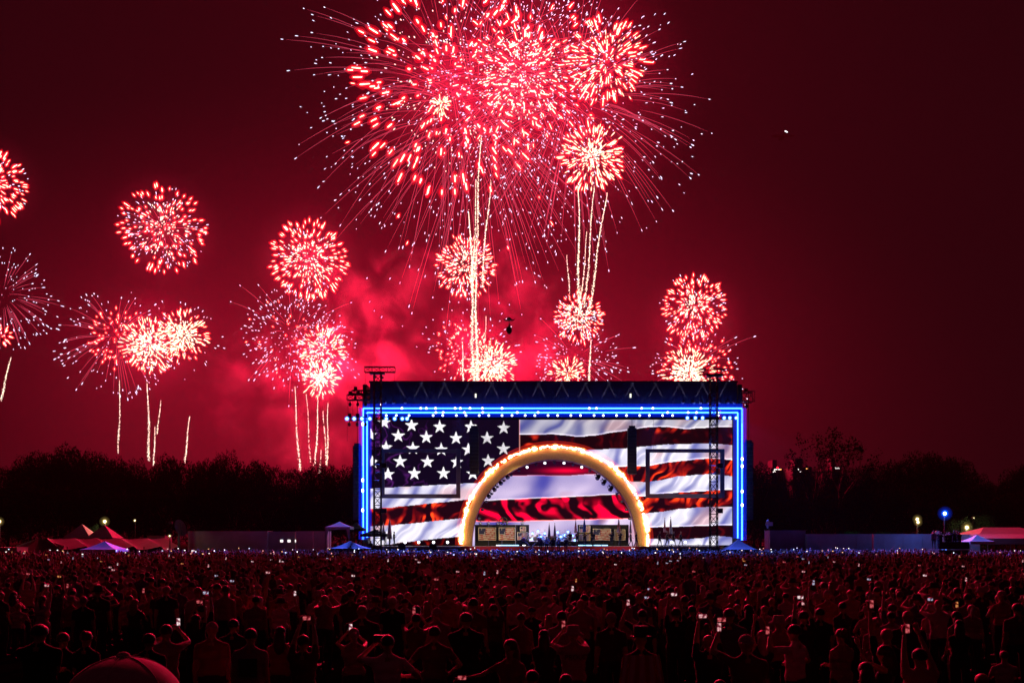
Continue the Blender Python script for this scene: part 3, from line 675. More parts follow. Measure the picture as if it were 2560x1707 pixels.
# ------------------------------------------------------------------ tents, trailers, lamps round the field
def popup_tent(x, ypeak, yeave, w, d, label, m=None, zleg=0.0, curtain=False, name='popup_tent'):
    m = m or WHITEFAB; pk = P(x, ypeak, d); ez = P(x, yeave, d).z; hw = w/F*d/2
    root = empty(name, (pk.x, d, zleg)); tag(root, label, 'tent', 'pop-up tents'); z0 = ez-zleg; zp = pk.z-zleg
    n = 6; cs = [(-hw, -hw), (hw, -hw), (hw, hw), (-hw, hw)]
    for k in range(4):
        a, b = cs[k], cs[(k+1) % 4]; vs = []; fs = []
        for i in range(n+1):
            t = i/n; zz = z0+.25+(zp-z0-.25)*(t**1.35); q = (1-t)
            for j in range(5): u = j/4; vs.append(((a[0]+(b[0]-a[0])*u)*q, (a[1]+(b[1]-a[1])*u)*q, zz-.05*math.sin(math.pi*u)*q))
        for i in range(n):
            for j in range(4): p = i*5+j; fs.append((p, p+1, p+6, p+5))
        MB().add(vs, fs).build('canopy_side', m, root, True)
        e = .004; MB().add([(a[0], a[1], z0+.25), (b[0], b[1], z0+.25), (b[0], b[1], z0-.05), (a[0], a[1], z0-.05)], [(0, 1, 2, 3)]).build('valance', m, root)
    for cx, cy in cs: MB().tube([(cx*.98, cy*.98, 0), (cx*.98, cy*.98, z0+.2)], .03, 6).build('leg', GREYM, root)
    if curtain:
        for cx in (-1, 1):
            vs = []; 
            for i in range(7): t = i/6; vs += [(cx*hw*(.97-.28*t), -hw*.98+.06*math.sin(i*2), z0), (cx*hw*(.97-.1*t), -hw*.98+.06*math.cos(i*3), z0-(2.0-.8*t))]
            MB().add(vs, [(2*i, 2*i+2, 2*i+3, 2*i+1) for i in range(6)]).build('curtain', m, root, True)
    return root
def marquee():
    d = 122.0; root = empty('marquee_tent', (P(215, 0, d).x, d, 0)); o = Vector(root.location); tag(root, 'long striped-lit marquee with two pointed peaks at far left', 'tent')
    def q(x, y, dy): v = P(x, y, d+dy); return Vector((v.x-o.x, v.y-d, v.z))
    # sagging roof bays running down toward the viewer
    xs = [96, 168, 222, 284, 352, 396]
    for i in range(5):
        a, b = xs[i], xs[i+1]; vs = []; fs = []; N = 8
        for r in range(N+1):
            t = r/N
            for j in range(9):
                u = j/8; x = a+(b-a)*u+t*66; sag = .75*math.sin(math.pi*u**.55)*(.35+.65*t); v = q(x, 1344.5+20*t**.9, 0)
                vs.append((v.x, 2.2-4.2*t, v.z-sag*.55))
        for r in range(N):
            for j in range(8): p = r*9+j; fs.append((p, p+1, p+10, p+9))
        MB().add(vs, fs).build('roof_bay', WHITEFAB, root, True)
    MB().add([q(40, 1364, -1), q(98, 1344, 3), q(160, 1364, -1.5), q(160, 1385, -1.5), q(40, 1385, -1)], [(0, 1, 2, 3, 4)]).build('gable', mat('dim canvas', (.2, .19, .18), .9), root)
    for x in (205, 261):
        vs = [q(x, 1309 if x < 230 else 1311, 5)]; n = 16
        for i in range(n): a = 2*math.pi*i/n; c = q(x+1, 1344.5, 5); s = 1/max(abs(math.cos(a)), abs(math.sin(a))); vs.append((c.x+1.75*math.cos(a)*s, c.y+1.75*math.sin(a)*s, c.z))
        MB().add(vs, [(0, i+1, (i+1) % n+1) for i in range(n)]).build('peak', WHITEFAB, root)
        MB().tube([q(x, 1309, 5), q(x, 1307, 5)], .04, 5).build('finial', BLACK, root)
    for x in (48, 100, 168, 236, 300, 360, 440): v = q(x, 1366, -1.9); MB().tube([(v.x, v.y, 0), (v.x, v.y, v.z)], .05, 6).build('post', GREYM, root)
    MB().box((q(60, 0, 3).x, 3.6, 0), (q(400, 0, 3).x, 3.8, 2.6)).build('back_wall', FABRICBLACK, root)
marquee()
popup_tent(262, 1352, 1378, 88, 108, 'blue-lit pointed pop-up tent in front of the marquee')
popup_tent(849, 1303, 1322, 62, 119, 'blue-lit pop-up tent with open curtain beside the stage frame', curtain=True)
DARKT = mat('black tent cloth', (.02, .018, .022), .8)
popup_tent(876, 1351, 1376, 92, 108, 'low black tent in front of the left stage corner', DARKT)
popup_tent(938, 1322, 1340, 66, 119.5, 'dark canopy behind the left lattice tower', DARKT)
popup_tent(1846, 1347, 1378, 78, 112, 'low black tent in front of the right stage corner', DARKT)
popup_tent(890, 1305, 1326, 44, 121.5, 'small dark tent roof between the open tent and the frame', DARKT)
def trailer(x0, x1, y0, d, label, col, depth=2.6, panel=None, win=0, name='trailer'):
    a = P(x0, y0, d); b = P(x1, y0, d); w = (b.x-a.x)/2; root = empty(name, ((a.x+b.x)/2, d, 0)); tag(root, label, 'trailer', 'trailers lined up behind the crowd'); h = a.z
    col = tuple(min(.8, c*1.9) for c in col); m = mat('trailer skin', col, .5, noise=(.7, .15))
    MB().box((-w, 0, .75), (w, depth, h-.06)).build('box', m, root); MB().box((-w-.04, -.05, h-.06), (w+.04, depth+.05, h)).build('roof_edge', m, root)
    MB().box((-w+.1, .3, .25), (w-.1, depth-.2, .75)).build('chassis', BLACK, root)
    for x in np.arange(-w+1.2, w-.3, 2.4): MB().box((x, -.03, .8), (x+.05, 0, h-.1)).build('rib', m, root)
    for x in (-w*.6, -w*.6+1.1, w*.7):
        mb = MB(); mb.tube([(x, .2, .42), (x, .5, .42)], .42, 14); mb.build('wheel', BLACK, root)
    for i in range(win): MB().box((-w*.1+i*.9, -.02, h-1.3), (-w*.1+i*.9+.35, .0, h-1.0)).build('window', M_WIN, root)
trailer(470, 668, 1327, 121, 'longest pale trailer right of the satellite dish', (.34, .34, .36)); trailer(670, 738, 1328, 121.6, 'trailer with three small lit windows', (.3, .3, .34), win=3)
trailer(740, 782, 1327, 121, 'blue-lit trailer near the open tent', (.5, .5, .52)); trailer(784, 818, 1327, 120.4, 'warm pale trailer end beside the open tent', (.62, .5, .38))
trailer(368, 412, 1338, 126, 'grey trailer half hidden behind the marquee', (.3, .28, .26)); trailer(-30, 42, 1368, 112, 'low grey trailer at the left picture edge', (.3, .3, .3))
trailer(1925, 2014, 1325, 122, 'dark gabled trailer right of the stage', (.10, .08, .12)); trailer(2018, 2180, 1334, 121, 'long dim trailer right of the stage', (.16, .15, .2)); trailer(2184, 2345, 1334, 121.8, 'long dim trailer left of the camera platform', (.2, .16, .22))
trailer(2346, 2450, 1335, 123, 'trailer behind the camera platform', (.5, .3, .3))
def dish():
    c = P(447, 1322, 119); root = empty('satellite_dish', (c.x, 119, 0)); tag(root, 'big tilted satellite dish at the end of the trailers', 'satellite dish'); z = c.z
    mb = MB(); n = 20; vs = [(0, 0, 0)]; ax = Vector((.74, -.55, .38)).normalized(); e1 = ax.cross(Vector((0, 0, 1))).normalized(); e2 = e1.cross(ax)
    for r in (.5, 1.0):
        for i in range(n): a = 2*math.pi*i/n; v = (e1*math.cos(a)*.8+e2*math.sin(a)*1.08)*r+ax*(.4*r*r); vs.append(tuple(v))
    fs = [(0, 1+i, 1+(i+1) % n) for i in range(n)]+[(1+i, 1+n+i, 1+n+(i+1) % n, 1+(i+1) % n) for i in range(n)]
    mb.add([Vector(v)+Vector((0, 0, z)) for v in vs], fs); mb.build('reflector', mat('dish grey', (.2, .14, .14), .7), root, True)
    MB().tube([(0, 0, .75), (0, .1, z-.3)], [.2, .12], 8).build('mast', GREYM, root); MB().tube([Vector((0, 0, z))+e2*-.9+ax*.3, Vector((0, 0, z))+ax*1.5+Vector((-.7, 0, .2))], .05, 5).build('feed_arm', GREYM, root)
    MB().cbox((-.6, -1.1, z+.75), (.2, .2, .15)).build('feed_horn', GREYM, root); MB().box((-1.2, -.6, 0), (1.2, .8, .75)).build('carriage', BLACK, root)
dish()
# right-hand tents
def house_tent(x0, x1, xa, xb, yr, ye, yb, d, label, m):
    root = empty('frame_tent', (P((x0+x1)/2, 0, d).x, d, 0)); tag(root, label, 'tent', 'tents at the right of the field'); ox = root.location.x
    def q(x, y, dy): v = P(x, y, d); return (v.x-ox, dy, v.z)
    MB().add([q(x0, ye, 0), q(x1, ye, 0), q(xb, yr, 4), q(xa, yr, 4)], [(0, 1, 2, 3)]).build('roof_front', m, root)
    MB().add([q(x0, ye, 8), q(x1, ye, 8), q(xb, yr, 4.01), q(xa, yr, 4.01)], [(3, 2, 1, 0)]).build('roof_rear', m, root)
    MB().add([q(x0, ye, 0), q(xa, yr, 4), q(x0, ye, 8)], [(0, 1, 2)]).build('roof_end', m, root); MB().add([q(x1, ye, 8), q(xb, yr, 4), q(x1, ye, 0)], [(0, 1, 2)]).build('roof_end', m, root)
    MB().add([q(x0, ye, -.01), q(x1, ye, -.01), q(x1, yb, -.01), q(x0, yb, -.01)], [(0, 3, 2, 1)]).build('wall_front', m, root)
    for x in np.linspace(x0, x1, 4): v = q(x, ye, 0); MB().tube([(v[0], .05, 0), (v[0], .05, v[2])], .05, 6).build('post', GREYM, root)
house_tent(2447, 2650, 2497, 2590, 1317, 1337, 1348, 124, 'large pale roofed tent at the right picture edge', WHITEFAB)
house_tent(2470, 2640, 2471, 2639, 1334, 1345, 1360, 118, 'long blue-lit lower tent in front of the large right one', WHITEFAB)
popup_tent(2442, 1336, 1358, 62, 116, 'gabled blue-lit tent right of the camera platform')
popup_tent(2342, 1326, 1335, 18, 123, 'small pink-lit tent tip left of the camera platform')
# lamps
M_SOD = emit('warm flood lens', (1, .9, .5), 7); M_SODG = halo_shell('warm lamp halo', (1, .72, .15), .2); M_BLU = emit('blue flood lens', (.35, .7, 1), 7); M_BLUG = halo_shell('blue lamp halo', (.0, .08, 1), .5); M_BLUG2 = halo_shell('blue lamp outer halo', (.0, .05, 1), .035); M_SODG2 = halo_shell('warm lamp outer halo', (1, .7, .2), .012)  # additive shells imitate lens glare around the lamp heads
def field_lamp(x, y, d, r, label, kind='s', power=60, zbase=0.0):
    r *= .8
    c = P(x, y, d); root = empty('field_lamp', (c.x, d, zbase)); tag(root, label, 'lamp', 'lamps round the field'); z = c.z-zbase
    MB().tube([(0, .12, 0), (0, .12, z)], .06, 6).build('pole', BLACK, root); MB().cbox((0, .12, z), (.16, .08, .16)).build('head', BLACK, root)
    a, b, cc = (M_SOD, M_SODG, M_SODG2) if kind == 's' else (M_BLU, M_BLUG, M_BLUG2)
    le = MB().ell((0, -.02, z), (r, r*.6, r), 12, 6).build('lens', a, root, True); MB().ell((0, -.04, z), (r*1.9, r, r*1.9), 12, 6).build('halo', b, le, True); [MB().ell((0, -.05, z), (r*k, r*.8*k, r*k), 16, 8).build('outer_halo', cc, le, True) for k in (2.2, 2.7, 3.2, 3.9)]
    lamp('field_light', 'POINT', (0, -.4, z), power, (1, .85, .5) if kind == 's' else (.1, .25, 1), root, shadow_soft_size=.2)
field_lamp(262, 1303, 132, .22, 'bright warm lamp directly above the second marquee peak', power=500); field_lamp(-1, 1303, 132, .2, 'warm lamp at the very left picture edge', power=200); field_lamp(337, 1300.5, 140, .09, 'small dim lamp right of the marquee peaks', power=30)
field_lamp(2293, 1297, 130, .2, 'upper of two stacked warm lamps before the right trees', power=150); field_lamp(2295, 1305, 129.5, .18, 'lower of two stacked warm lamps before the right trees', power=150)
field_lamp(2362, 1283, 118, .27, 'brilliant blue lamp on a thin pole above the camera platform', 'b', 700); field_lamp(2417, 1318, 135, .26, 'warm lamp glowing among leaves behind the right tents', power=900); field_lamp(2434, 1294, 150, .09, 'tiny warm lamp high among the right trees', power=60)
field_lamp(424, 1339, 118, .08, 'tiny white lamp left of the satellite dish', power=15)
def lit_bush(x, y, w, d, label, i):
    tree(x, y, w, d, label, i, 'small_tree')
lit_bush(2400, 1292, 60, 137, 'small tree lit green by the warm lamp behind the tents', 1); lit_bush(2450, 1285, 80, 139, 'small lit tree left of the large right tent', 3); lit_bush(236, 1308, 34, 133, 'small lit tree between the marquee peaks', 2)
# green lit foliage strips
def green_strip(x, label):
    c = P(x, 1330, 126); root = empty('lit_hedge', (c.x, 126, 0)); tag(root, label, 'hedge', 'green-lit hedges behind the trailers'); root.scale = (3.2, 1.5, c.z+.5)
    link('foliage', CROWNS[2], root); lamp('hedge_light', 'POINT', (c.x, 124.4, 3.0), 60, (.05, 1, .5), None, shadow_soft_size=.3)
green_strip(2125, 'left green-lit hedge top above the dim trailers'); green_strip(2205, 'right green-lit hedge top above the dim trailers')
# pole with covered head
def cam_pole():
    d = 104; c = P(1922, 1312, d); root = empty('pole_mount', (c.x, d, 0)); tag(root, 'tall thin pole with a pale pointed cover, right of the stage', 'pole')
    MB().tube([(0, 0, 0), (.02, 0, c.z-.3)], .03, 6).build('pole', GREYM, root); mb = MB(); mb.tube([(-.12, 0, c.z-.35), (-.16, 0, c.z+.1), (-.1, 0, c.z+.42), (-.05, 0, c.z+.62)], [.06, .2, .16, .02], 8); mb.cbox((.14, 0, c.z+.12), (.26, .18, .2)); mb.build('cover', mat('pale violet cover', (.6, .55, .62), .7), root)
cam_pole()
# flying camera
def fly_cam():
    d = 70; c = P(1273, 815, d); root = empty('flying_camera', c); tag(root, 'small dark flying camera with wide top and hanging pod over the roof', 'drone'); k = d/F
    mb = MB(); mb.tube([(0, 0, 21*k), (0, 0, 18*k), (0, 0, 14*k)], [4*k, 6.5*k, 9*k], 14); mb.build('rotor_hub', BLACK, root)
    for s in (-1, 1):
        MB().tube([(s*6*k, 0, 15*k), (s*11*k, 0, 15*k), (s*15*k, 0, 18.5*k)], [2.4*k, 1.4*k, .4*k], 8).build('arm', BLACK, root); MB().tube([(0, s*6*k, 15*k), (0, s*11*k, 15*k), (0, s*15*k, 18.5*k)], [2.4*k, 1.4*k, .4*k], 8).build('arm', BLACK, root)
    MB().tube([(0, 0, 14*k), (0, 0, 4*k)], .5*k, 6).build('rod', BLACK, root); p = MB(); p.tube([(0, 0, 6*k), (0, 0, 0), (0, 0, -3*k), (0, 0, -10*k), (0, 0, -15*k), (0, 0, -20*k)], [1.6*k, 2.4*k, 6.5*k, 8*k, 6.5*k, 3*k], 14); p.build('camera_pod', BLACK, root, True)
    MB().tube([(-7*k, -6*k, -4*k), (0, -8.4*k, -2.6*k), (6*k, -6.4*k, -3.4*k)], .7*k, 5).build('bezel', mat('bright bezel', (.7, .4, .4), .2, .8), root); MB().ell((5*k, -6.6*k, -3*k), (1.3*k, .6*k, 1.3*k), 8, 5).build('status_light', M_LENSW, root)
fly_cam()
def plane():
    d = 1500; c = P(1958, 341, d); root = empty('aircraft', c); tag(root, 'far aircraft, two tiny white lights in the right sky', 'aircraft')
    MB().tube([(-18, 0, 0), (-14, 0, 0), (10, 0, 0), (18, 0, 1)], [.5, 1.9, 1.9, .3], 8).build('fuselage', BLACK, root); MB().add([(-3, -16, 0), (3, -16, 0), (4, 16, .2), (-4, 16, .2)], [(0, 1, 2, 3)]).build('wing', BLACK, root)
    for x, z in ((-1.2, .7), (.8, -.5)): MB().ell((x, -17, z), (1.5, .6, .6), 8, 5).build('light', M_LENSW, root)
plane()
# ------------------------------------------------------------------ fireworks
FD = 430.0                    # metres from the camera to the launch line
PX = FD/F                     # metres per photo pixel out there
M_CORE = emit('white hot star', (1.0, .80, .52), 2.4)
M_CORE_Y = emit('yellow hot star', (1.0, .78, .48), 2.4)
M_RED = halo_shell('red star halo', (1, .006, .01), .8)  # red halation around each star, put in as glowing shells
M_RED2 = halo_shell('red star halo fringe', (1, .004, .02), .16)
M_WHITE = emit('silver spark', (.66, .74, 1.0), 2.0)
M_CREAM = emit('cream glitter', (1.0, .86, .66), 2.0)
M_EMBER = emit('ember line', (1, .10, .2), .8)
M_EMBER2 = halo_shell('faint ember line', (1, .06, .13), .16)
M_TAIL = emit('golden tail spark', (1.0, .84, .62), 1.9)

def capsule(mb, p, q, r, mi, seg=6):
    """pointed little spindle along p-q"""
    p, q = Vector(p), Vector(q); d = q-p
    mb.tube([p-d.normalized()*r*.9, p, p+d*.5, q, q+d.normalized()*r*.9], [r*.3, r*.9, r, r*.8, r*.25], seg, mi)
def star_mesh(name, length, rc, core):
    mb = MB()
    capsule(mb, (0, 0, -length/2), (0, 0, length/2), rc, 0, 6)
    capsule(mb, (0, 0, -length/2), (0, 0, length/2+rc*.2), rc*3.0, 1, 6)
    capsule(mb, (0, 0, -length/2), (0, 0, length/2+rc*.3), rc*6.0, 2, 7)
    return mb.mesh(name, [core, M_RED, M_RED2], True)
STAR = {}
def star(length, rc, core=M_CORE):
    key = (round(length, 1), round(rc, 2), core.name)
    if key not in STAR: STAR[key] = star_mesh('red_star', key[0], key[1], core)
    return STAR[key]
def bolts(pts, dirs, length, rad, mat_, name, parent, jitter=.5, seg=4):
    """many little elongated sparks in one mesh"""
    n = len(pts)
    if n == 0: return None
    dirs = dirs/np.linalg.norm(dirs, axis=1)[:, None]
    ref = np.where(np.abs(dirs[:, 2:3]) < .9, np.array([[0, 0, 1.]]), np.array([[1., 0, 0]]))
    u = np.cross(dirs, ref); u /= np.linalg.norm(u, axis=1)[:, None]; w = np.cross(dirs, u)
    L = length*(1+jitter*(NPR.random(n)-.5)*2)[:, None]; R = rad*(1+.5*(NPR.random(n)-.5))[:, None]
    vs = [pts-dirs*L/2]
    for k in range(seg):
        a = 2*math.pi*k/seg; vs.append(pts-dirs*L*.1+(u*math.cos(a)+w*math.sin(a))*R)
    for k in range(seg):
        a = 2*math.pi*k/seg; vs.append(pts+dirs*L*.3+(u*math.cos(a)+w*math.sin(a))*R)
    vs.append(pts+dirs*L/2)
    V = np.stack(vs, 1).reshape(-1, 3); nv = 2*seg+2
    fc = []
    for k in range(seg):
        k2 = (k+1) % seg
        fc += [(0, 1+k2, 1+k), (1+k, 1+k2, 1+seg+k2), (1+k, 1+seg+k2, 1+seg+k), (1+seg+k, 1+seg+k2, 2*seg+1)]
    fc = np.array(fc).ravel()
    Fa = (fc[None, :]+(np.arange(n)*nv)[:, None]).ravel()
    o = link(name, mesh_np(name, V, Fa, 3, mat_), parent); tag(o, kind='stuff'); return o
def sphere_dirs(n, even=True):
    if even:
        i = np.arange(n)+.5; ph = np.arccos(1-2*i/n); th = math.pi*(1+5**.5)*i+NPR.random()*6
        d = np.stack([np.cos(th)*np.sin(ph), np.sin(th)*np.sin(ph), np.cos(ph)], 1)
        d += NPR.normal(0, .13, d.shape)
    else: d = NPR.normal(0, 1, (n, 3))
    return d/np.linalg.norm(d, axis=1)[:, None]

def burst(x, y, r, label, red=0, redlen=9, redw=2.6, inner=0, white=0, whiter=1.0, cream=0, creamr=.45, dense=0, lines=0, liner=1.4,
          power=50, d=FD, droop=.06, core=M_CORE, shell=.16, col=(1, .007, .055), light=True, coreglow=0.0):
    c = P(x, y, d); k = d/F; R = r*k
    root = empty('firework_burst', c); tag(root, label, 'firework', 'firework bursts over the trees')
    def pos(dirs, rad):
        p = dirs*rad[:, None]; p[:, 2] -= droop*R*(rad/R)**2; return p
    if red:
        dirs = sphere_dirs(red); rad = R*(1-shell*NPR.random(red))
        if inner:
            di = sphere_dirs(inner); dirs = np.vstack([dirs, di]); rad = np.concatenate([rad, R*(.35+.4*NPR.random(inner))])
        p = pos(dirs, rad)
        order = np.argsort(-np.hypot(p[:, 0], p[:, 2]))
        for i in order:
            ll = redlen*.85*k*RNG.choice((.7, 1.0, 1.35)); 
            o = link('red_star', star(ll, redw*.42*k*RNG.choice((.8, 1.0)), core), root, Vector(p[i]))
            dv = dirs[i].copy(); dv[2] -= 2*droop*rad[i]/R
            o.rotation_euler = Vector(dv).to_track_quat('Z', 'Y').to_euler()
    if white:
        dirs = sphere_dirs(white, False); rad = R*whiter*(.55+.5*NPR.random(white)**.8); p = pos(dirs, rad)
        bolts(p, dirs, 5.5*k, .95*k, M_WHITE, 'silver_sparks', root)
    if cream:
        dirs = sphere_dirs(cream, False); rad = R*creamr*(.15+.95*NPR.random(cream)**.6); p = pos(dirs, rad)
        bolts(p, dirs, 6*k, 1.3*k, M_CREAM, 'cream_glitter', root)
    if dense:
        dense = int(dense*.75); dirs = sphere_dirs(dense, False); rad = R*(.1+.88*NPR.random(dense)**.55); p = pos(dirs, rad)
        bolts(p, dirs, 12*k, 1.15*k, M_CORE_Y, 'golden_streaks', root)
        bolts(p, dirs, 18*k, 3.4*k, M_RED2, 'streak_halos', root, seg=5)
    if lines:
        dirs = sphere_dirs(lines, False); mb = MB(); tips = []
        for q in dirs:
            L = R*liner*RNG.uniform(.7, 1.05); s0 = RNG.uniform(.25, .55); pts = []
            for t in np.linspace(s0, 1, 6):
                v = Vector(q)*L*t; v.z -= droop*1.6*R*(t*liner)**2.2; pts.append(v)
            mb.tube(pts, [.14*k, .32*k, .42*k, .42*k, .34*k, .12*k], 3)
            tips.append((pts[-1]+(pts[-1]-pts[-2])*RNG.uniform(0, .3), pts[-1]-pts[-2]))
        o = mb.build('ember_trails', M_EMBER, root); tag(o, kind='stuff')
        tp = np.array([tuple(a) for a, b in tips]); td = np.array([tuple(b) for a, b in tips])
        bolts(tp, td, 7*k, 1.0*k, M_WHITE, 'tip_sparks', root)
    if light: lamp('burst_light', 'POINT', (0, 0, 0), power*1000*PW, col, root, shadow_soft_size=5)
    return root
PW = 4.0
burst(1121, 205, 262, 'huge top-left burst of fat red stars around a fine silver heart', red=140, inner=30, redlen=18, redw=5.0, shell=.2, white=420, whiter=1.35, cream=210, creamr=.78, lines=130, liner=1.55, power=430)
burst(1312, 178, 205, 'huge top-middle burst with a glittering white heart', red=100, inner=60, redlen=12, redw=3.4, shell=.6, white=480, whiter=1.25, cream=260, creamr=.5, lines=70, liner=1.5, power=380)
burst(1518, 153, 106, 'top-right ball of thick golden streaks with red edges', red=70, inner=20, redlen=20, redw=3.6, shell=.3, dense=150, white=60, power=260, core=M_CORE_Y)
burst(1482, 388, 84, 'right-hand ball of golden streaks with a blinding white centre', red=64, redlen=16, redw=3.2, shell=.3, dense=230, cream=120, creamr=.35, white=20, power=260, core=M_CORE_Y)
burst(1432, 262, 300, 'wide spider of thin ember lines tipped with silver on the right', white=330, whiter=1.05, lines=190, liner=1.1, droop=.12, power=60)
burst(1190, 300, 380, 'widest spider of drooping ember lines over the left and middle', white=150, whiter=1.2, red=18, redlen=8, redw=3.0, shell=.25, lines=150, liner=1.05, droop=.16, power=60)
burst(1101, 262, 26, 'tiny golden burst inside the huge top-left one', dense=70, power=15)
burst(408, 570, 108, 'left burst alone in the sky, red rim and cream heart off centre', red=120, inner=30, redlen=7, redw=2.9, shell=.13, white=110, whiter=.97, cream=110, creamr=.6, lines=40, liner=.85, power=70)
burst(772, 645, 99, 'round red burst left of the stage above drifting smoke', red=165, inner=70, redlen=8, redw=2.7, shell=.14, white=50, whiter=.9, cream=110, creamr=.62, power=80)
burst(1163, 662, 78, 'round red burst crossed by the tall golden tails', red=120, inner=40, redlen=9, redw=2.3, shell=.15, white=90, whiter=.98, cream=120, creamr=.58, power=60, d=445)
burst(1446, 792, 64, 'small round red burst below the right-hand tails', red=105, inner=30, redlen=8, redw=2.1, shell=.16, white=80, whiter=.95, cream=130, creamr=.6, power=55, d=445)
burst(1735, 762, 82, 'round red burst at far right above the stage roof', red=150, inner=70, redlen=7, redw=2.4, shell=.15, white=80, whiter=1.0, cream=60, creamr=.35, power=60)
burst(-24, 458, 88, 'round red burst cut by the left edge of the picture', red=130, inner=50, redlen=9, redw=2.6, shell=.15, white=60, whiter=.98, power=55)
burst(290, 842, 82, 'loose ball of red dots at lower left', red=90, inner=10, redlen=4, redw=2.5, shell=.4, white=110, whiter=1.75, lines=60, liner=1.7, power=60, d=440)
burst(374, 862, 74, 'dense golden burst in the middle of the lower left group', dense=230, red=40, redlen=11, redw=2.3, shell=.2, cream=150, creamr=.6, power=150, core=M_CORE_Y)
burst(456, 835, 66, 'golden burst at the right of the lower left group', dense=170, red=50, redlen=9, redw=2.2, shell=.2, cream=150, creamr=.5, white=70, whiter=1.5, power=110, core=M_CORE_Y)
burst(4, 838, 24, 'small red burst low at the left picture edge', red=26, redlen=8, redw=2.2, power=20)
burst(6, 738, 130, 'faint spider of ember lines and silver dots at the left picture edge', white=130, lines=70, liner=1.05, power=15)
burst(733, 838, 128, 'wide cloud of small silver dots left of the stage', white=330, whiter=1.0, red=44, redlen=3, redw=2.2, shell=.7, lines=30, power=40, d=440)
burst(806, 872, 62, 'golden burst low beside the stage, upper of two', dense=130, red=46, redlen=8, redw=2.1, shell=.2, white=110, whiter=1.4, cream=60, creamr=.7, power=100, core=M_CORE_Y)
burst(800, 944, 50, 'golden burst low beside the stage, lower of two', dense=120, red=36, redlen=10, redw=2.0, shell=.25, cream=90, creamr=.4, power=120, core=M_CORE_Y)
burst(1168, 872, 88, 'loose ball of red dots behind the stage roof', red=120, inner=40, redlen=4, redw=2.3, shell=.45, white=90, whiter=1.5, power=90, d=440)
burst(1228, 912, 66, 'golden burst half hidden by the stage roof in the middle', dense=240, red=30, redlen=10, redw=2.0, shell=.2, cream=120, creamr=.5, power=200, core=M_CORE_Y)
burst(1420, 932, 46, 'small golden burst peeping over the stage roof', dense=110, red=26, redlen=8, redw=2.0, shell=.2, power=70, core=M_CORE_Y)
burst(1440, 900, 108, 'wide cloud of silver dots over the right part of the roof', white=220, whiter=1.0, lines=40, power=30, d=445)
burst(1740, 918, 102, 'red dotted shell behind the right end of the roof', red=110, inner=30, redlen=4, redw=2.4, shell=.3, white=110, whiter=1.25, lines=40, liner=1.6, power=80, d=440)
burst(1722, 930, 70, 'blinding golden burst behind the right lattice tower', dense=260, red=20, redlen=10, redw=2.0, cream=240, creamr=.55, power=170, core=M_CORE_Y)

def tail(x0, y0, x1, y1, w, n, label, d=FD, bright=True):
    w *= .6; n = int(n*.7)
    """rising tail: hot head at x0,y0, crumbling sparks down to x1,y1"""
    a = P(x0, y0, d); b = P(x1, y1, d); k = d/F
    root = empty('firework_tail', b); tag(root, label, 'firework tail', 'rising firework tails')
    t = NPR.random(n)**.85
    ctr = np.array(a-b)[None, :]*(1-t)[:, None]
    sway = np.sin(t*7+x0)*1.4*k*(y1-y0)/200
    spread = w*k*(.2+1.05*t)
    p = ctr+np.stack([sway+NPR.normal(0, 1, n)*spread*.55, NPR.normal(0, 1, n)*spread*.55, NPR.normal(0, 2, n)*k], 1)
    dirs = np.tile(np.array([[.03, 0, 1.]]), (n, 1))+NPR.normal(0, .25, (n, 3))
    bolts(p, dirs, 3.0*k, .5*k, M_TAIL, 'tail_sparks', root)
    if bright:
        mb = MB(); pts = [Vector(a-b)*(1-s)+Vector((math.sin(s*7+x0)*1.4*k*(y1-y0)/200, 0, 0)) for s in np.linspace(0, .22, 8)]
        mb.tube(pts, [.24*w*k, .3*w*k, .27*w*k, .22*w*k, .18*w*k, .14*w*k, .1*w*k, .05*w*k], 5)
        mb.build('head', M_TAIL, root)
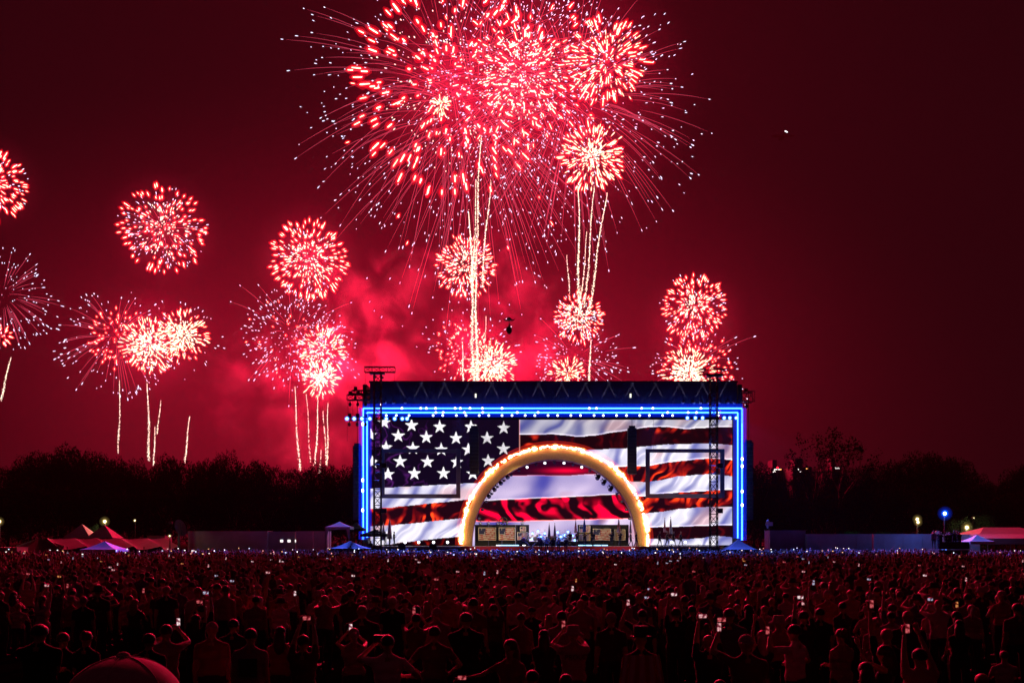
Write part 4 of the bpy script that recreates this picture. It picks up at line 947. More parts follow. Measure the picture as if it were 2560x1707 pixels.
T = [(300, 950, 296, 1135, 2.6, 260, 'golden tail at far left rising above the treetops'),
     (369, 958, 373, 1150, 4.2, 420, 'thick golden tail under the lower left group'),
     (402, 1000, 393, 1085, 2.0, 120, 'short faint golden tail right of the thick left one'),
     (388, 1066, 384, 1160, 3.0, 200, 'short bright golden tail low over the left trees'),
     (474, 1040, 462, 1155, 3.2, 260, 'slanting golden tail alone over the left trees'),
     (27, 893, 2, 1000, 3.4, 240, 'slanting golden tail at the left picture edge'),
     (736, 966, 749, 1175, 3.4, 420, 'long golden tail leaning right, left of the stage'),
     (766, 985, 776, 1150, 2.2, 140, 'faint crumbling golden tail left of the stage'),
     (796, 1000, 788, 1168, 3.2, 380, 'golden tail straight under the lower golden burst'),
     (808, 1028, 817, 1165, 2.6, 200, 'thin golden tail leaning right beside the stage'),
     (820, 1008, 818, 1160, 2.6, 240, 'golden tail nearest the stage frame'),
     (803, 1124, 799, 1180, 2.2, 90, 'very short golden tail just over the treetops'),
     (1203, 345, 1186, 700, 5.0, 900, 'tall golden tail rising into the huge top burst'),
     (1192, 450, 1180, 720, 3.4, 420, 'golden tail just left of the tallest one'),
     (1226, 455, 1204, 720, 4.2, 520, 'golden tail leaning right of the tallest one'),
     (1174, 530, 1186, 960, 6.0, 1300, 'thick bright golden column behind the roof centre'),
     (1190, 690, 1192, 965, 6.5, 1100, 'second thick golden column behind the roof centre'),
     (1156, 860, 1158, 965, 4.0, 240, 'short golden tail left of the thick columns'),
     (1214, 790, 1212, 965, 3.0, 160, 'thin golden tail right of the thick columns'),
     (1445, 468, 1449, 790, 5.0, 900, 'thick golden tail under the right-hand golden ball'),
     (1486, 470, 1462, 760, 3.8, 560, 'golden tail in the middle of the right-hand three'),
     (1516, 485, 1474, 770, 4.2, 620, 'golden tail slanting right of the right-hand three'),
     (1468, 580, 1452, 760, 2.6, 260, 'faint golden tail between the right-hand three'),
     (1417, 638, 1424, 735, 2.4, 120, 'short thin golden tail left of the right-hand three'),
     (1477, 850, 1472, 965, 4.6, 300, 'bright short golden tail behind the roof right of centre')]
for i, a in enumerate(T): tail(*a, d=FD+(i % 5)*4)
# ------------------------------------------------------------------ people: body generator
SKIN = mat('skin', (.42, .26, .19), .55, noise=(6, .12))
def shirt_mat():
    m, n, l = newmat('shirt cloth')
    out = n.new('ShaderNodeOutputMaterial'); b = n.new('ShaderNodeBsdfPrincipled'); l.new(b.outputs[0], out.inputs[0]); b.inputs['Roughness'].default_value = .85; b.inputs['Specular IOR Level'].default_value = .15
    oi = n.new('ShaderNodeObjectInfo'); g = n.new('ShaderNodeTexCoord'); t = n.new('ShaderNodeTexNoise'); t.inputs['Scale'].default_value = 9; l.new(g.outputs['Object'], t.inputs['Vector'])
    r = n.new('ShaderNodeMapRange'); r.inputs[3].default_value = .75; r.inputs[4].default_value = 1.2; l.new(t.outputs['Fac'], r.inputs[0])
    s = n.new('ShaderNodeVectorMath'); s.operation = 'SCALE'; l.new(oi.outputs['Color'], s.inputs[0]); l.new(r.outputs[0], s.inputs['Scale']); l.new(s.outputs[0], b.inputs['Base Color'])
    bp = n.new('ShaderNodeBump'); bp.inputs['Strength'].default_value = .4; bp.inputs['Distance'].default_value = .02; l.new(t.outputs['Fac'], bp.inputs['Height']); l.new(bp.outputs[0], b.inputs['Normal'])
    b.inputs['Sheen Weight'].default_value = .32; b.inputs['Sheen Roughness'].default_value = .35
    return m
SHIRT = shirt_mat()
DENIM = mat('dark trousers', (.025, .03, .05), .85, noise=(8, .25)); SHOE = mat('shoes', (.03, .03, .03), .6)
HAIRD = mat('dark hair', (.018, .013, .010), .5, noise=(30, .3)); HAIRB = mat('brown hair', (.08, .045, .025), .5, noise=(30, .3)); HAIRL = mat('fair hair', (.32, .22, .12), .5, noise=(30, .3)); HAIRG = mat('grey hair', (.38, .36, .35), .6, noise=(30, .2))
for m_ in (HAIRD, HAIRB, HAIRL, HAIRG, SKIN):
    b_ = next(x for x in m_.node_tree.nodes if x.type == 'BSDF_PRINCIPLED'); b_.inputs['Sheen Weight'].default_value = .3 if m_ is not SKIN else .1; b_.inputs['Sheen Roughness'].default_value = .35; b_.inputs['Specular IOR Level'].default_value = .45; b_.inputs['Roughness'].default_value = .5
CAPM = mat('pale cap cloth', (.42, .42, .42), .85, noise=(14, .1)); CAPD = mat('dark cap cloth', (.05, .05, .06), .85, noise=(14, .2))

def elbow(s, h, la, lb, pole):
    s, h = Vector(s), Vector(h); d = h-s; D = d.length
    if D > (la+lb)*.999: h = s+d*((la+lb)*.999/D); d = h-s; D = d.length
    a = (la*la-lb*lb+D*D)/(2*D); r = math.sqrt(max(la*la-a*a, 0)); u = d.normalized()
    pv = Vector(pole); pv = (pv-u*pv.dot(u)).normalized()
    return s+u*a+pv*r, h
POSES = {  # right hand (x>0), left hand, elbow pole right, left
    'down': ((.25, .06, .86), (-.25, .05, .86), (.3, -1, 0), (-.3, -1, 0)),
    'fold': ((-.09, .2, 1.17), (.1, .22, 1.13), (1, -.3, -.8), (-1, -.3, -.8)),
    'front': ((.06, .3, 1.32), (-.05, .3, 1.28), (.8, 0, -1), (-.8, 0, -1)),
    'phone2': ((.07, .36, 1.66), (-.05, .36, 1.66), (1, .1, -.7), (-1, .1, -.7)),
    'over2': ((.09, .26, 1.93), (-.09, .26, 1.93), (1, .3, -.1), (-1, .3, -.1)),
    'oneL': ((.25, .06, .86), (-.26, .3, 1.78), (.3, -1, 0), (-1, .2, -.6)),
    'oneR': ((.26, .3, 1.78), (-.25, .06, .86), (1, .2, -.6), (-.3, -1, 0)),
    'highL': ((.24, .1, .9), (-.2, .16, 2.12), (.3, -1, 0), (-1, 0, 0)),
    'highR': ((.2, .16, 2.12), (-.24, .1, .9), (1, 0, 0), (-.3, -1, 0)),
    'hips': ((.2, .05, 1.04), (-.2, .05, 1.04), (1, -.4, 0), (-1, -.4, 0)),
    'camL': ((.2, .18, 1.2), (-.2, .3, 1.6), (1, -.3, -.5), (-1, .1, -.55)),
    'out': ((.62, .25, 1.22), (-.25, .05, .88), (.2, -.2, -1), (-.3, -1, 0)),
    'sit': ((.14, .42, .74), (-.14, .42, .74), (1, -.3, -.3), (-1, -.3, -.3)),
    'march': ((.22, .24, .98), (-.22, -.12, .9), (.3, -1, 0), (-.3, -1, 0)),
    'rifle': ((.16, .16, 1.12), (-.22, .04, .86), (.8, -.6, -.3), (-.3, -1, 0)),
}
HEADC = Vector((0, .02, 1.645))
def body_prims(pose, sex='m', sleeve=True, dress=False):
    """list of (p0, r0, p1, r1, tag) tapered rods; tags 0 skin 1 shirt 2 trousers 3 shoes"""
    pr = []
    sw = .195 if sex == 'm' else .168; hw = .10 if sex == 'm' else .105
    def rod(a, ra, b, rb, t): pr.append((Vector(a), ra, Vector(b), rb, t))
    drop = .0
    if pose == 'sit':
        drop = .46
        for s in (-1, 1):
            rod((s*hw, 0, .52), .095, (s*.12, .42, .5), .07, 2); rod((s*.12, .42, .5), .062, (s*.12, .44, .1), .045, 2); rod((s*.12, .42, .045), .045, (s*.12, .58, .04), .038, 3)
    else:
        st = {'march': .2}.get(pose, .0)
        for s in (-1, 1):
            ky = .02+s*st*.5; ay = s*st*1.1
            rod((s*hw, 0, .94), .098 if sex == 'm' else .1, (s*(hw+.005), ky+.02, .5), .064, 2); rod((s*(hw+.005), ky+.02, .5), .06, (s*(hw+.01), ay-.02, .1), .043, 2); rod((s*(hw+.01), ay-.04, .05), .045, (s*(hw+.035), ay+.14, .035), .036, 3)
    def z(v): return v-drop
    rod((-.07, 0, z(.98)), .115, (.07, 0, z(.98)), .115, 2 if not dress else 1)
    if dress and pose != 'sit':
        for s in (-1, 0, 1): rod((s*.05, 0, .95), .13, (s*.1, 0, .52), .13, 1)
    wr = .118 if sex == 'm' else .098
    rod((-.055, 0, z(1.1)), wr, (.055, 0, z(1.1)), wr, 1); rod((-.06, 0, z(1.2)), wr+.005, (.06, 0, z(1.2)), wr+.005, 1)
    rod((-.085, .0, z(1.33)), .12, (.085, .0, z(1.33)), .12, 1); rod((-(sw-.07), -.01, z(1.395)), .076, (sw-.07, -.01, z(1.395)), .076, 1)
    for s in (-1, 1): rod((s*.03, -.02, z(1.475)), .064, (s*(sw-.05), -.015, z(1.42)), .058, 1)
    rod((-.075, 0, z(1.03)), .122, (.075, 0, z(1.03)), .122, 1)
    if sex == 'f':
        for s in (-1, 1): rod((s*.07, .09, z(1.3)), .06, (s*.07, .1, z(1.29)), .055, 1)
    rod((0, -.015, z(1.46)), .075, (0, -.0, z(1.52)), .058, 0); rod((0, 0, z(1.5)), .056, (0, .015, z(1.6)), .054, 0)
    # head: skull, jaw, nose, ears
    h = HEADC.copy(); h.z -= drop
    rod(h+Vector((0, -.022, .03)), .078, h+Vector((0, .02, .025)), .078, 0); rod(h+Vector((0, .03, -.06)), .055, h+Vector((0, .045, -.085)), .038, 0)
    rod(h+Vector((0, .085, .0)), .012, h+Vector((0, .104, -.025)), .016, 0)
    for s in (-1, 1): rod(h+Vector((s*.08, -.01, .005)), .014, h+Vector((s*.083, -.012, -.028)), .012, 0)
    hr, hl, er, el = POSES[pose]
    hands = []
    for s, hd, pole in ((1, hr, er), (-1, hl, el)):
        sh = Vector((s*sw, -.01, z(1.405))); hd = Vector(hd)
        up = max(0, hd.z-1.5) if pose != 'sit' else 0
        sh = sh+Vector((-s*.02*min(up*2, 1), 0, .05*min(up*2, 1)))
        e, hd = elbow(sh, hd, .29, .27, pole)
        mid = sh.lerp(e, .55)
        rod(sh, .064 if sex == 'm' else .052, mid, .055 if sex == 'm' else .043, 1 if sleeve else 0); rod(mid, .05 if sex == 'm' else .04, e, .042 if sex == 'm' else .035, 0); rod(e, .042 if sex == 'm' else .034, hd, .028 if sex == 'm' else .024, 0)
        hands.append((hd, (hd-e).normalized(), s))
    return pr, hands, drop

def rods_mesh(pr, seg=10):
    mb = MB()
    for a, ra, b, rb, t in pr:
        d = b-a; L = d.length; u = d.normalized() if L > 1e-5 else Vector((0, 0, 1))
        pts = [a-u*ra*.98, a-u*ra*.85, a-u*ra*.5, a, b, b+u*rb*.5, b+u*rb*.85, b+u*rb*.98]; rs = [ra*.2, ra*.53, ra*.87, ra, rb, rb*.87, rb*.53, rb*.2]
        mb.tube(pts, rs, seg)
    return mb
def remesh(mb, voxel, smooth=6, tris=None):
    me = mb.mesh('tmp', SKIN); o = bpy.data.objects.new('tmp', me); COL.objects.link(o)
    m = o.modifiers.new('r', 'REMESH'); m.mode = 'VOXEL'; m.voxel_size = voxel
    s = o.modifiers.new('s', 'SMOOTH'); s.iterations = smooth; s.factor = .5
    if tris:
        dm = o.modifiers.new('d', 'DECIMATE'); dm.ratio = tris
    dg = bpy.context.evaluated_depsgraph_get(); out = bpy.data.meshes.new_from_object(o.evaluated_get(dg))
    bpy.data.objects.remove(o); bpy.data.meshes.remove(me)
    return out
def tag_faces(centers, pr):
    best = np.full(len(centers), 1e9); lab = np.zeros(len(centers), dtype=np.int32)
    for a, ra, b, rb, t in pr:
        a_ = np.array(a); d = np.array(b-a); L2 = max(d@d, 1e-9)
        s = np.clip(((centers-a_)@d)/L2, 0, 1); q = np.linalg.norm(centers-a_-s[:, None]*d, axis=1)-(ra+(rb-ra)*s)
        k = q < best; best[k] = q[k]; lab[k] = t
    return lab
def hand(mb, hd, u, s, grip):
    """palm, four unequal bent fingers and a thumb"""
    hd, u = Vector(hd), Vector(u)
    up = Vector((0, 0, 1)); side = u.cross(up)
    side = side.normalized() if side.length > .2 else Vector((s, 0, 0))
    back = side.cross(u).normalized()
    if abs(u.z) > .75: side = Vector((0, 1, 0)) if u.z < 0 else Vector((-s, 0, 0)); back = side.cross(u).normalized()
    p0 = hd+u*.01; p1 = hd+u*.085
    mb.tube([hd-u*.02, p0, hd+u*.05, p1, p1+u*.012], [.022, .028, .036, .034, .012], 8)
    bend = .9 if grip else .35
    for i, (off, L) in enumerate(((-.026, .062), (-.009, .072), (.009, .068), (.026, .052))):
        a = p1+side*off; m = a+u*L*.5+back*(-.2*L*bend); e = m+(u*(1-bend*.7)-back*bend).normalized()*L*.5
        mb.tube([a-u*.01, a, m, e], [.009, .0095, .0088, .006], 6)
    a = hd+u*.03-side*.03*s; m = a+(u*.5-side*.7*s).normalized()*.035; e = m+(u*.9-side*.2*s-back*bend*.5).normalized()*.03
    mb.tube([hd+u*.025-side*.015*s, a, m, e], [.012, .0115, .010, .007], 6)
BODY = {}
def body(pose, sex='m', sleeve=True, dress=False):
    key = (pose, sex, sleeve, dress)
    if key in BODY: return BODY[key]
    pr, hands, drop = body_prims(*key)
    me = remesh(rods_mesh(pr), .021, 5)
    n = len(me.polygons); c = np.empty(n*3, dtype=np.float32); me.polygons.foreach_get('center', c); lab = tag_faces(c.reshape(-1, 3), pr)
    nv = len(me.vertices); V = np.empty(nv*3, dtype=np.float32); me.vertices.foreach_get('co', V)
    verts = [tuple(x) for x in V.reshape(-1, 3)]; faces = [tuple(p.vertices) for p in me.polygons]; bpy.data.meshes.remove(me)
    mb = MB(); mb.v = verts; mb.f = faces; mb.m = lab.tolist()
    for hd, u, s in hands: hand(mb, hd, u, s, pose not in ('down', 'hips'))
    h = HEADC-Vector((0, 0, drop))
    for s in (-1, 1): mb.ell(h+Vector((s*.032, .088, .012)), (.012, .008, .008), 8, 4, 0)
    out = mb.mesh('body', [SKIN, SHIRT, DENIM, SHOE], True)
    BODY[key] = (out, hands, drop); return BODY[key]
def hair_mesh(kind):
    mb = MB(); c = HEADC
    if kind == 'short': mb.ell(c+Vector((0, -.014, .036)), (.092, .109, .094), 14, 8, 0, zmin=-.5)
    elif kind == 'long':
        mb.ell(c+Vector((0, -.018, .03)), (.094, .11, .096), 14, 8, 0, zmin=-.5)
        mb.tube([c+Vector((0, -.05, .03)), c+Vector((0, -.07, -.06)), c+Vector((0, -.085, -.17)), c+Vector((.01, -.09, -.28)), c+Vector((.0, -.085, -.36))], [.085, .098, .098, .082, .02], 12)
    elif kind == 'bun':
        mb.ell(c+Vector((0, -.016, .034)), (.09, .108, .092), 14, 8, 0, zmin=-.45); mb.ell(c+Vector((0, -.09, .09)), (.045, .045, .045), 10, 6)
    elif kind == 'pony':
        mb.ell(c+Vector((0, -.016, .034)), (.09, .108, .092), 14, 8, 0, zmin=-.45); mb.tube([c+Vector((0, -.1, .05)), c+Vector((0, -.15, .0)), c+Vector((0, -.14, -.12)), c+Vector((0, -.12, -.22))], [.03, .036, .032, .008], 8)
    elif kind in ('cap', 'capback'):
        mb.ell(c+Vector((0, -.008, .025)), (.092, .108, .108), 16, 8, 0, zmin=0.05); mb.ell(c+Vector((0, -.008, .135)), (.012, .012, .008), 8, 4)
        s = 1 if kind == 'cap' else -1
        vs = []; 
        for zz in (.03, .038):
            for i in range(9):
                a = math.pi*(i/8); vs.append(c+Vector((.08*math.cos(a), s*(.075+.1*math.sin(a)), zz-.012*math.sin(a))))
        mb.add(vs, [tuple(range(9)), tuple(range(17, 8, -1))]+[(i, i+9, i+10, i+1) for i in range(8)]+[(8, 17, 9, 0)])
    elif kind == 'buckethat':
        mb.tube([c+Vector((0, 0, .14)), c+Vector((0, 0, .135)), c+Vector((0, 0, .06)), c+Vector((0, 0, .04)), c+Vector((0, 0, .0)), c+Vector((0, 0, .005))], [.02, .085, .1, .105, .165, .16], 18)
    elif kind == 'tophat':
        mb.tube([c+Vector((0, 0, .2)), c+Vector((0, 0, .198)), c+Vector((0, 0, .06)), c+Vector((0, 0, .055)), c+Vector((0, 0, .06))], [.05, .1, .088, .15, .15], 18)
    elif kind == 'peaked':
        mb.tube([c+Vector((0, 0, .13)), c+Vector((0, 0, .125)), c+Vector((0, 0, .1)), c+Vector((0, 0, .055))], [.06, .115, .12, .088], 14)
    return mb
HAIRS = {}
def hair(kind, m):
    k = (kind, m.name)
    if k not in HAIRS: HAIRS[k] = hair_mesh(kind).mesh({'cap': 'cap', 'capback': 'cap', 'buckethat': 'hat', 'tophat': 'hat', 'peaked': 'cap'}.get(kind, 'hair'), m, True)
    return HAIRS[k]
def person(loc, h=1.75, pose='down', sex='m', col=(.05, .05, .05), hairk='short', hairm=HAIRD, rz=0.0, label='', group=None, wide=1.0, sleeve=True, dress=False, cat='person'):
    me, hands, drop = body(pose, sex, sleeve, dress)
    root = empty('person', loc, rz); s = h/1.76; root.scale = (s*wide, s*wide, s)
    tag(root, label, cat, group)
    b = link('body', me, root); b.color = (*col, 1)
    if hairk: 
        o = link({'cap': 'cap', 'capback': 'cap', 'buckethat': 'hat', 'tophat': 'hat', 'peaked': 'cap'}.get(hairk, 'hair'), hair(hairk, hairm), root); o.location = (0, 0, -drop)
    M4 = Matrix.Translation(Vector(loc)) @ Matrix.Rotation(rz, 4, 'Z') @ Matrix.Diagonal((s*wide, s*wide, s, 1))
    return root, [(M4 @ hd, s_) for hd, u, s_ in hands]

# ---- phones
M_SCR = []
for i, c in enumerate([((1, .5, .52), 1.1), ((1, .18, .2), .8), ((1, .8, .8), 1.4), ((.7, .75, 1), .9), ((1, .4, .12), .9)]): M_SCR.append(c)
def screen_mat(i, c, st):
    m, n, l = newmat('phone screen picture')
    out = n.new('ShaderNodeOutputMaterial'); e = n.new('ShaderNodeEmission'); l.new(e.outputs[0], out.inputs[0])
    g = n.new('ShaderNodeTexCoord'); t = n.new('ShaderNodeTexVoronoi'); t.inputs['Scale'].default_value = 22; l.new(g.outputs['Object'], t.inputs['Vector'])
    r = n.new('ShaderNodeValToRGB'); l.new(t.outputs['Distance'], r.inputs[0])
    r.color_ramp.elements[0].color = (*c, 1); r.color_ramp.elements[1].color = (c[0]*.12, c[1]*.02, c[2]*.04, 1); r.color_ramp.elements[1].position = .62
    l.new(r.outputs[0], e.inputs[0]); e.inputs[1].default_value = st; m.cycles.emission_sampling = 'NONE'
    return m
M_SCR = [screen_mat(i, *c) for i, c in enumerate(M_SCR)]
def phone_meshes():
    mb = MB(); mb.box((-.037, -.004, -.075), (.037, .004, .075)); body_ = mb.mesh('case', BLACK)
    s = MB(); s.box((-.033, -.0062, -.069), (.033, -.0042, .069)); scr = [s.mesh('screen', m) for m in M_SCR]
    return body_, scr
PH_CASE, PH_SCR = phone_meshes()
def phone(loc, label, i=0, land=False, group=None, tilt=0.0, s=1.0):
    root = empty('smartphone', loc); s *= .82; root.rotation_euler = (tilt, math.pi/2 if land else 0, 0); root.scale = (s, s, s)
    tag(root, label, 'phone', group or 'phones held up in the crowd')
    link('case', PH_CASE, root); link('screen', PH_SCR[i % len(PH_SCR)], root)
    return root
# ------------------------------------------------------------------ on the stage
FLAGM = vcol_mat('woven flag picture', rough=.9)
def flag_cols(U, V, faded=0.0, canton=True, wob=0.0):
    U2 = U; V2 = V+wob*np.sin(U*7+2*V)
    k = np.floor(np.clip(V2, 0, .999)*13).astype(int); red = (k % 2 == 0)
    col = np.where(red[..., None], np.array([.55, .03, .05]), np.array([.75, .72, .7]))
    if canton:
        c = (U < .4) & (V2 < 7/13); col = np.where(c[..., None], np.array([.03, .04, .16]), col)
        su = np.mod(U*16, 1)-.5; sv = np.mod(V2*17, 1)-.5; s = c & (np.hypot(su, sv) < .2); col = np.where(s[..., None], np.array([.6, .6, .65]), col)
    g = .8+.4*fbm(U*4, V*4, 5); return .5*(col*g[..., None]*(1-faded)+np.array([.3, .25, .2])*faded)
def sheet(nu, nv, fpos, colf, name, parent, **kw):
    u = np.linspace(0, 1, nu+1); v = np.linspace(0, 1, nv+1); U, V = np.meshgrid(u, v)
    X, Y, Z = fpos(U, V); Vt = np.stack([X, Y, Z], -1).reshape(-1, 3); j, i = np.meshgrid(np.arange(nv), np.arange(nu), indexing='ij'); a = (j*(nu+1)+i).ravel()
    return link(name, mesh_np(name, Vt, np.stack([a, a+nu+1, a+nu+2, a+1], 1).ravel(), 4, FLAGM, colf(U, V).reshape(-1, 3), True), parent)
WOODF = mat('pale wood frame', (.55, .5, .42), .5); WOODG = mat('gilt frame', (.6, .42, .12), .4)
DP = 129.0
def panel_wall(x0, x1, y0, y1, label):
    a = P(x0, y0, DP+.3); b = P(x1, y1, DP+.3); root = empty('display_wall', ((a.x+b.x)/2, DP+.3, DECK)); w = (b.x-a.x)/2; tag(root, label, 'display wall', 'dark display walls on the stage')
    n = 4
    for i in range(n): MB().box((-w+2*w*i/n+.01, 0, 0), (-w+2*w*(i+1)/n-.01, .3, a.z-DECK)).build('panel', BLACK, root)
panel_wall(1187, 1323, 1311, 1364, 'dark wall of framed flags at the left of the band'); panel_wall(1444, 1572, 1311, 1364, 'dark wall of framed flags at the right of the band')
def framed(x0, x1, y0, y1, label, m=WOODF, faded=.06, canton=True):
    a = P(x0, y0, DP); b = P(x1, y1, DP); root = empty('framed_flag', ((a.x+b.x)/2, DP+.2, b.z)); w = (b.x-a.x)/2; h = a.z-b.z; tag(root, label, 'framed flag', 'framed flags on the dark walls'); t = .055
    for p, q in (((-w, -.06, 0), (w, .06, t)), ((-w, -.06, h-t), (w, .06, h)), ((-w, -.06, t), (-w+t, .06, h-t)), ((w-t, -.06, t), (w, .06, h-t))): MB().box(p, q).build('frame_bar', m, root)
    sheet(26, 18, lambda U, V: (-w+t+(2*w-2*t)*U, U*0, h-t-(h-2*t)*V), lambda U, V: flag_cols(U, V, faded, canton, .03), 'canvas', root)
framed(1196, 1240, 1318, 1350, 'framed flag, first from the left arch foot'); framed(1247, 1288, 1318, 1350, 'framed flag, second from the left arch foot'); framed(1300, 1315, 1316, 1327, 'smallest framed flag, at the top of the left wall'); framed(1293, 1321, 1330, 1349, 'white-framed flag at the right end of the left wall', faded=.15)
framed(1448, 1476, 1313, 1330, 'framed flag at the upper left of the right wall'); framed(1448, 1476, 1333, 1351, 'gilt-framed dark picture at the lower left of the right wall', WOODG, .5, False); framed(1483, 1528, 1321, 1350, 'large framed flag in the middle of the right wall', faded=.1); framed(1537, 1564, 1323, 1350, 'pale framed sheet at the right end of the right wall', faded=.75, canton=False)
# clock-like round lamp and small lamps on the left wall
for i, x in enumerate((1201, 1221, 1244, 1268, 1306)): stage_lamp(x, 1309 if i != 3 else 1307, DP+.2, 'd', 'small lamp standing on the left dark wall', 1.3, group='lamps on the left dark wall')
r = empty('round_fan', P(1258, 1311, DP+.3)); tag(r, 'round dark fan on top of the left dark wall', 'fan'); mb = MB(); mb.tube([(.55*math.cos(a), 0, .35+.55*math.sin(a)) for a in np.linspace(0, 2*math.pi, 21)], .07, 6); mb.build('ring', BLACK, r); MB().ell((0, 0, .35), (.15, .1, .15), 10, 6).build('hub', GREYM, r)
mb = MB(); [mb.tube([(0, 0, .35), (.5*math.cos(a), 0, .35+.5*math.sin(a))], .05, 4) for a in np.linspace(0, 5.2, 6)]; mb.build('blades', BLACK, r); MB().box((-.1, -.1, -.22), (.1, .1, -.15)).build('stand', BLACK, r)
# stage floor wash lamps, blue
for (x, w) in ((1246, .3), (1262, .9), (1288, .5), (1310, .2), (1455, .5), (1473, .4), (1493, .5), (1512, .4)):
    p = P(x, 1358, DP-1.2); r = empty('floor_light', (p.x, p.y, DECK+.02)); tag(r, 'low blue-white strip lamp on the stage floor before the dark walls', 'floor lamp', 'strip lamps on the stage floor'); MB().box((-w, -.08, 0), (w, .08, .14)).build('housing', BLACK, r); MB().box((-w*.95, -.1, .03), (w*.95, -.081, .12)).build('lens', M_LENSB if w > .35 else M_LENSW, r)
# band gear: drum kits and risers
DRUMM = mat('white drum shell', (.7, .7, .75), .3); CYM = mat('brass cymbal', (.6, .5, .25), .25, .9); CHROME = mat('chrome', (.7, .7, .72), .15, 1)
def drums(x, d, label, s=1.0):
    p = P(x, 1365, d); root = empty('drum_kit', (p.x, d, DECK+.6)); root.scale = (s, s, s); tag(root, label, 'drum kit', 'drum kits of the band')
    MB().box((-1.1, -.6, -.6), (1.1, .9, 0)).build('riser', DECKDARK, root); mb = MB(); mb.tube([(0, -.3, .32), (0, .2, .32)], .3, 16); mb.build('bass_drum', DRUMM, root)
    for (dx, dz, r) in ((-.32, .75, .17), (.3, .75, .18), (-.6, .45, .19), (.65, .42, .22)): MB().tube([(dx, 0, dz-.12), (dx, 0, dz+.12)], r, 14).build('tom_drum', DRUMM, root)
    for (dx, dz) in ((-.8, 1.15), (-.25, 1.35), (.35, 1.35), (.85, 1.2)):
        c = MB().tube([(dx, .1, dz), (dx, .1, dz+.03)], [.26, .03], 14).build('cymbal', CYM, root); MB().tube([(dx, .1, 0), (dx, .1, dz)], .015, 5).build('stand', CHROME, root)
drums(1338, 127.5, 'leftmost drum kit of the band'); drums(1355, 129.4, 'drum kit left of the lectern', 1.1); drums(1405, 129.4, 'drum kit right of the lectern', 1.1); drums(1422, 127.4, 'drum kit nearest the right dark wall')
# lectern
p = P(1381, 1365, 126.4); r = empty('lectern', (p.x, p.y, DECK)); tag(r, 'dark lectern with a gold plaque in the middle of the stage', 'lectern'); MB().box((-.4, 0, 0), (.4, .5, 1.1)).build('cabinet', DECKDARK, r); MB().add([(-.45, -.1, 1.1), (.45, -.1, 1.1), (.45, .55, 1.3), (-.45, .55, 1.3), (-.45, -.1, 1.04), (.45, -.1, 1.04), (.45, .55, 1.24), (-.45, .55, 1.24)], [(0, 1, 2, 3), (7, 6, 5, 4), (0, 4, 5, 1), (1, 5, 6, 2), (2, 6, 7, 3), (3, 7, 4, 0)]).build('desk_top', DECKDARK, r); MB().box((-.32, -.03, .6), (.32, -.001, .98)).build('plaque', WOODG, r); MB().tube([(0, .1, 1.2), (0, -.05, 1.5)], .012, 5).build('microphone', BLACK, r)
# furled flags on poles
def pole_flag(x, ytop, d, zb, label, cols, w=.34, h=1.5, swing=0.0):
    t = P(x, ytop, d); root = empty('pole_flag', (t.x, d, zb)); tag(root, label, 'flag', 'flags on poles'); H = t.z-zb
    MB().tube([(0, 0, 0), (swing, 0, H)], .02, 6).build('pole', CHROME, root); MB().tube([(swing, 0, H), (swing, 0, H+.12), (swing, 0, H+.2)], [.03, .045, .004], 8).build('finial', CYM, root)
    def pos(U, V):
        wd = w*(.15+.85*V**.8); th = U*2*math.pi; return (swing*.9+wd*np.cos(th)*(.6+.25*np.sin(5*th)), .1*np.sin(th)*(1+V), H-.06-h*V)
    sheet(20, 12, pos, cols, 'cloth', root)
def stripes(U, V): k = np.floor(U*10+V*3).astype(int) % 2; return np.where((k == 0)[..., None], np.array([.6, .03, .06]), np.array([.75, .72, .72]))*np.where((V < .3)[..., None], np.array([.5, .5, 1.1]), 1.0)
def plain(c): return lambda U, V: np.ones(U.shape+(3,))*np.array(c)*(.7+.5*fbm(U*6, V*2, 3))[..., None]
for x, s in ((1373, 'left'), (1387, 'right')): pole_flag(x, 1310, 127, DECK, f'dark furled flag on a pole at the {s} of the lectern', plain((.12, .05, .1)), .3, 2.1)
SOLD = []
DRESS = (.012, .012, .03)
def soldier(x, d, label, rz, pose='march', trousers=None, cap='peaked', h=1.78, zb=None):
    p = P(x, 1365, d); root, hd = person((p.x, d, DECK+.03 if zb is None else zb), h, pose, 'm', DRESS, cap, CAPM, rz, label, 'uniformed honour guard'); return root
for x, pose, s in ((1425, 'rifle', 'first'), (1443, 'front', 'second'), (1462, 'front', 'third'), (1483, 'rifle', 'fourth'), (1529, 'rifle', 'fifth'), (1550, 'front', 'sixth'), (1577, 'march', 'seventh'), (1591, 'march', 'eighth')):
    soldier(x, 123.4, f'uniformed guard on the right half of the arch stage, {s} from the left', math.pi if pose != 'march' else -math.pi/2, pose)
pole_flag(1441, 1300, 123.3, DECK+.03, 'striped flag held by the second guard from the left', stripes, .26, 1.5, -.1); pole_flag(1461, 1296, 123.2, DECK+.03, 'blue flag held by the third guard from the left', plain((.05, .1, .5)), .3, 1.6); pole_flag(1547, 1295, 123.2, DECK+.03, 'striped flag held by the sixth guard from the left', stripes, .3, 1.7); pole_flag(1569, 1300, 123.2, DECK+.03, 'pale flag slanting beside the right arch foot', plain((.4, .4, .5)), .22, 1.5, .4)
for x, s in ((1649, 'first'), (1668, 'second'), (1684, 'third'), (1702, 'fourth')): soldier(x, 122.6, f'uniformed guard marching on the right runway, {s} from the arch', -math.pi/2+.2)
pole_flag(1662, 1296, 122.5, DECK+.03, 'striped flag carried on the right runway', stripes, .22, 1.6); pole_flag(1677, 1294, 122.5, DECK+.03, 'white flag carried on the right runway', plain((.7, .66, .66)), .28, 1.9)
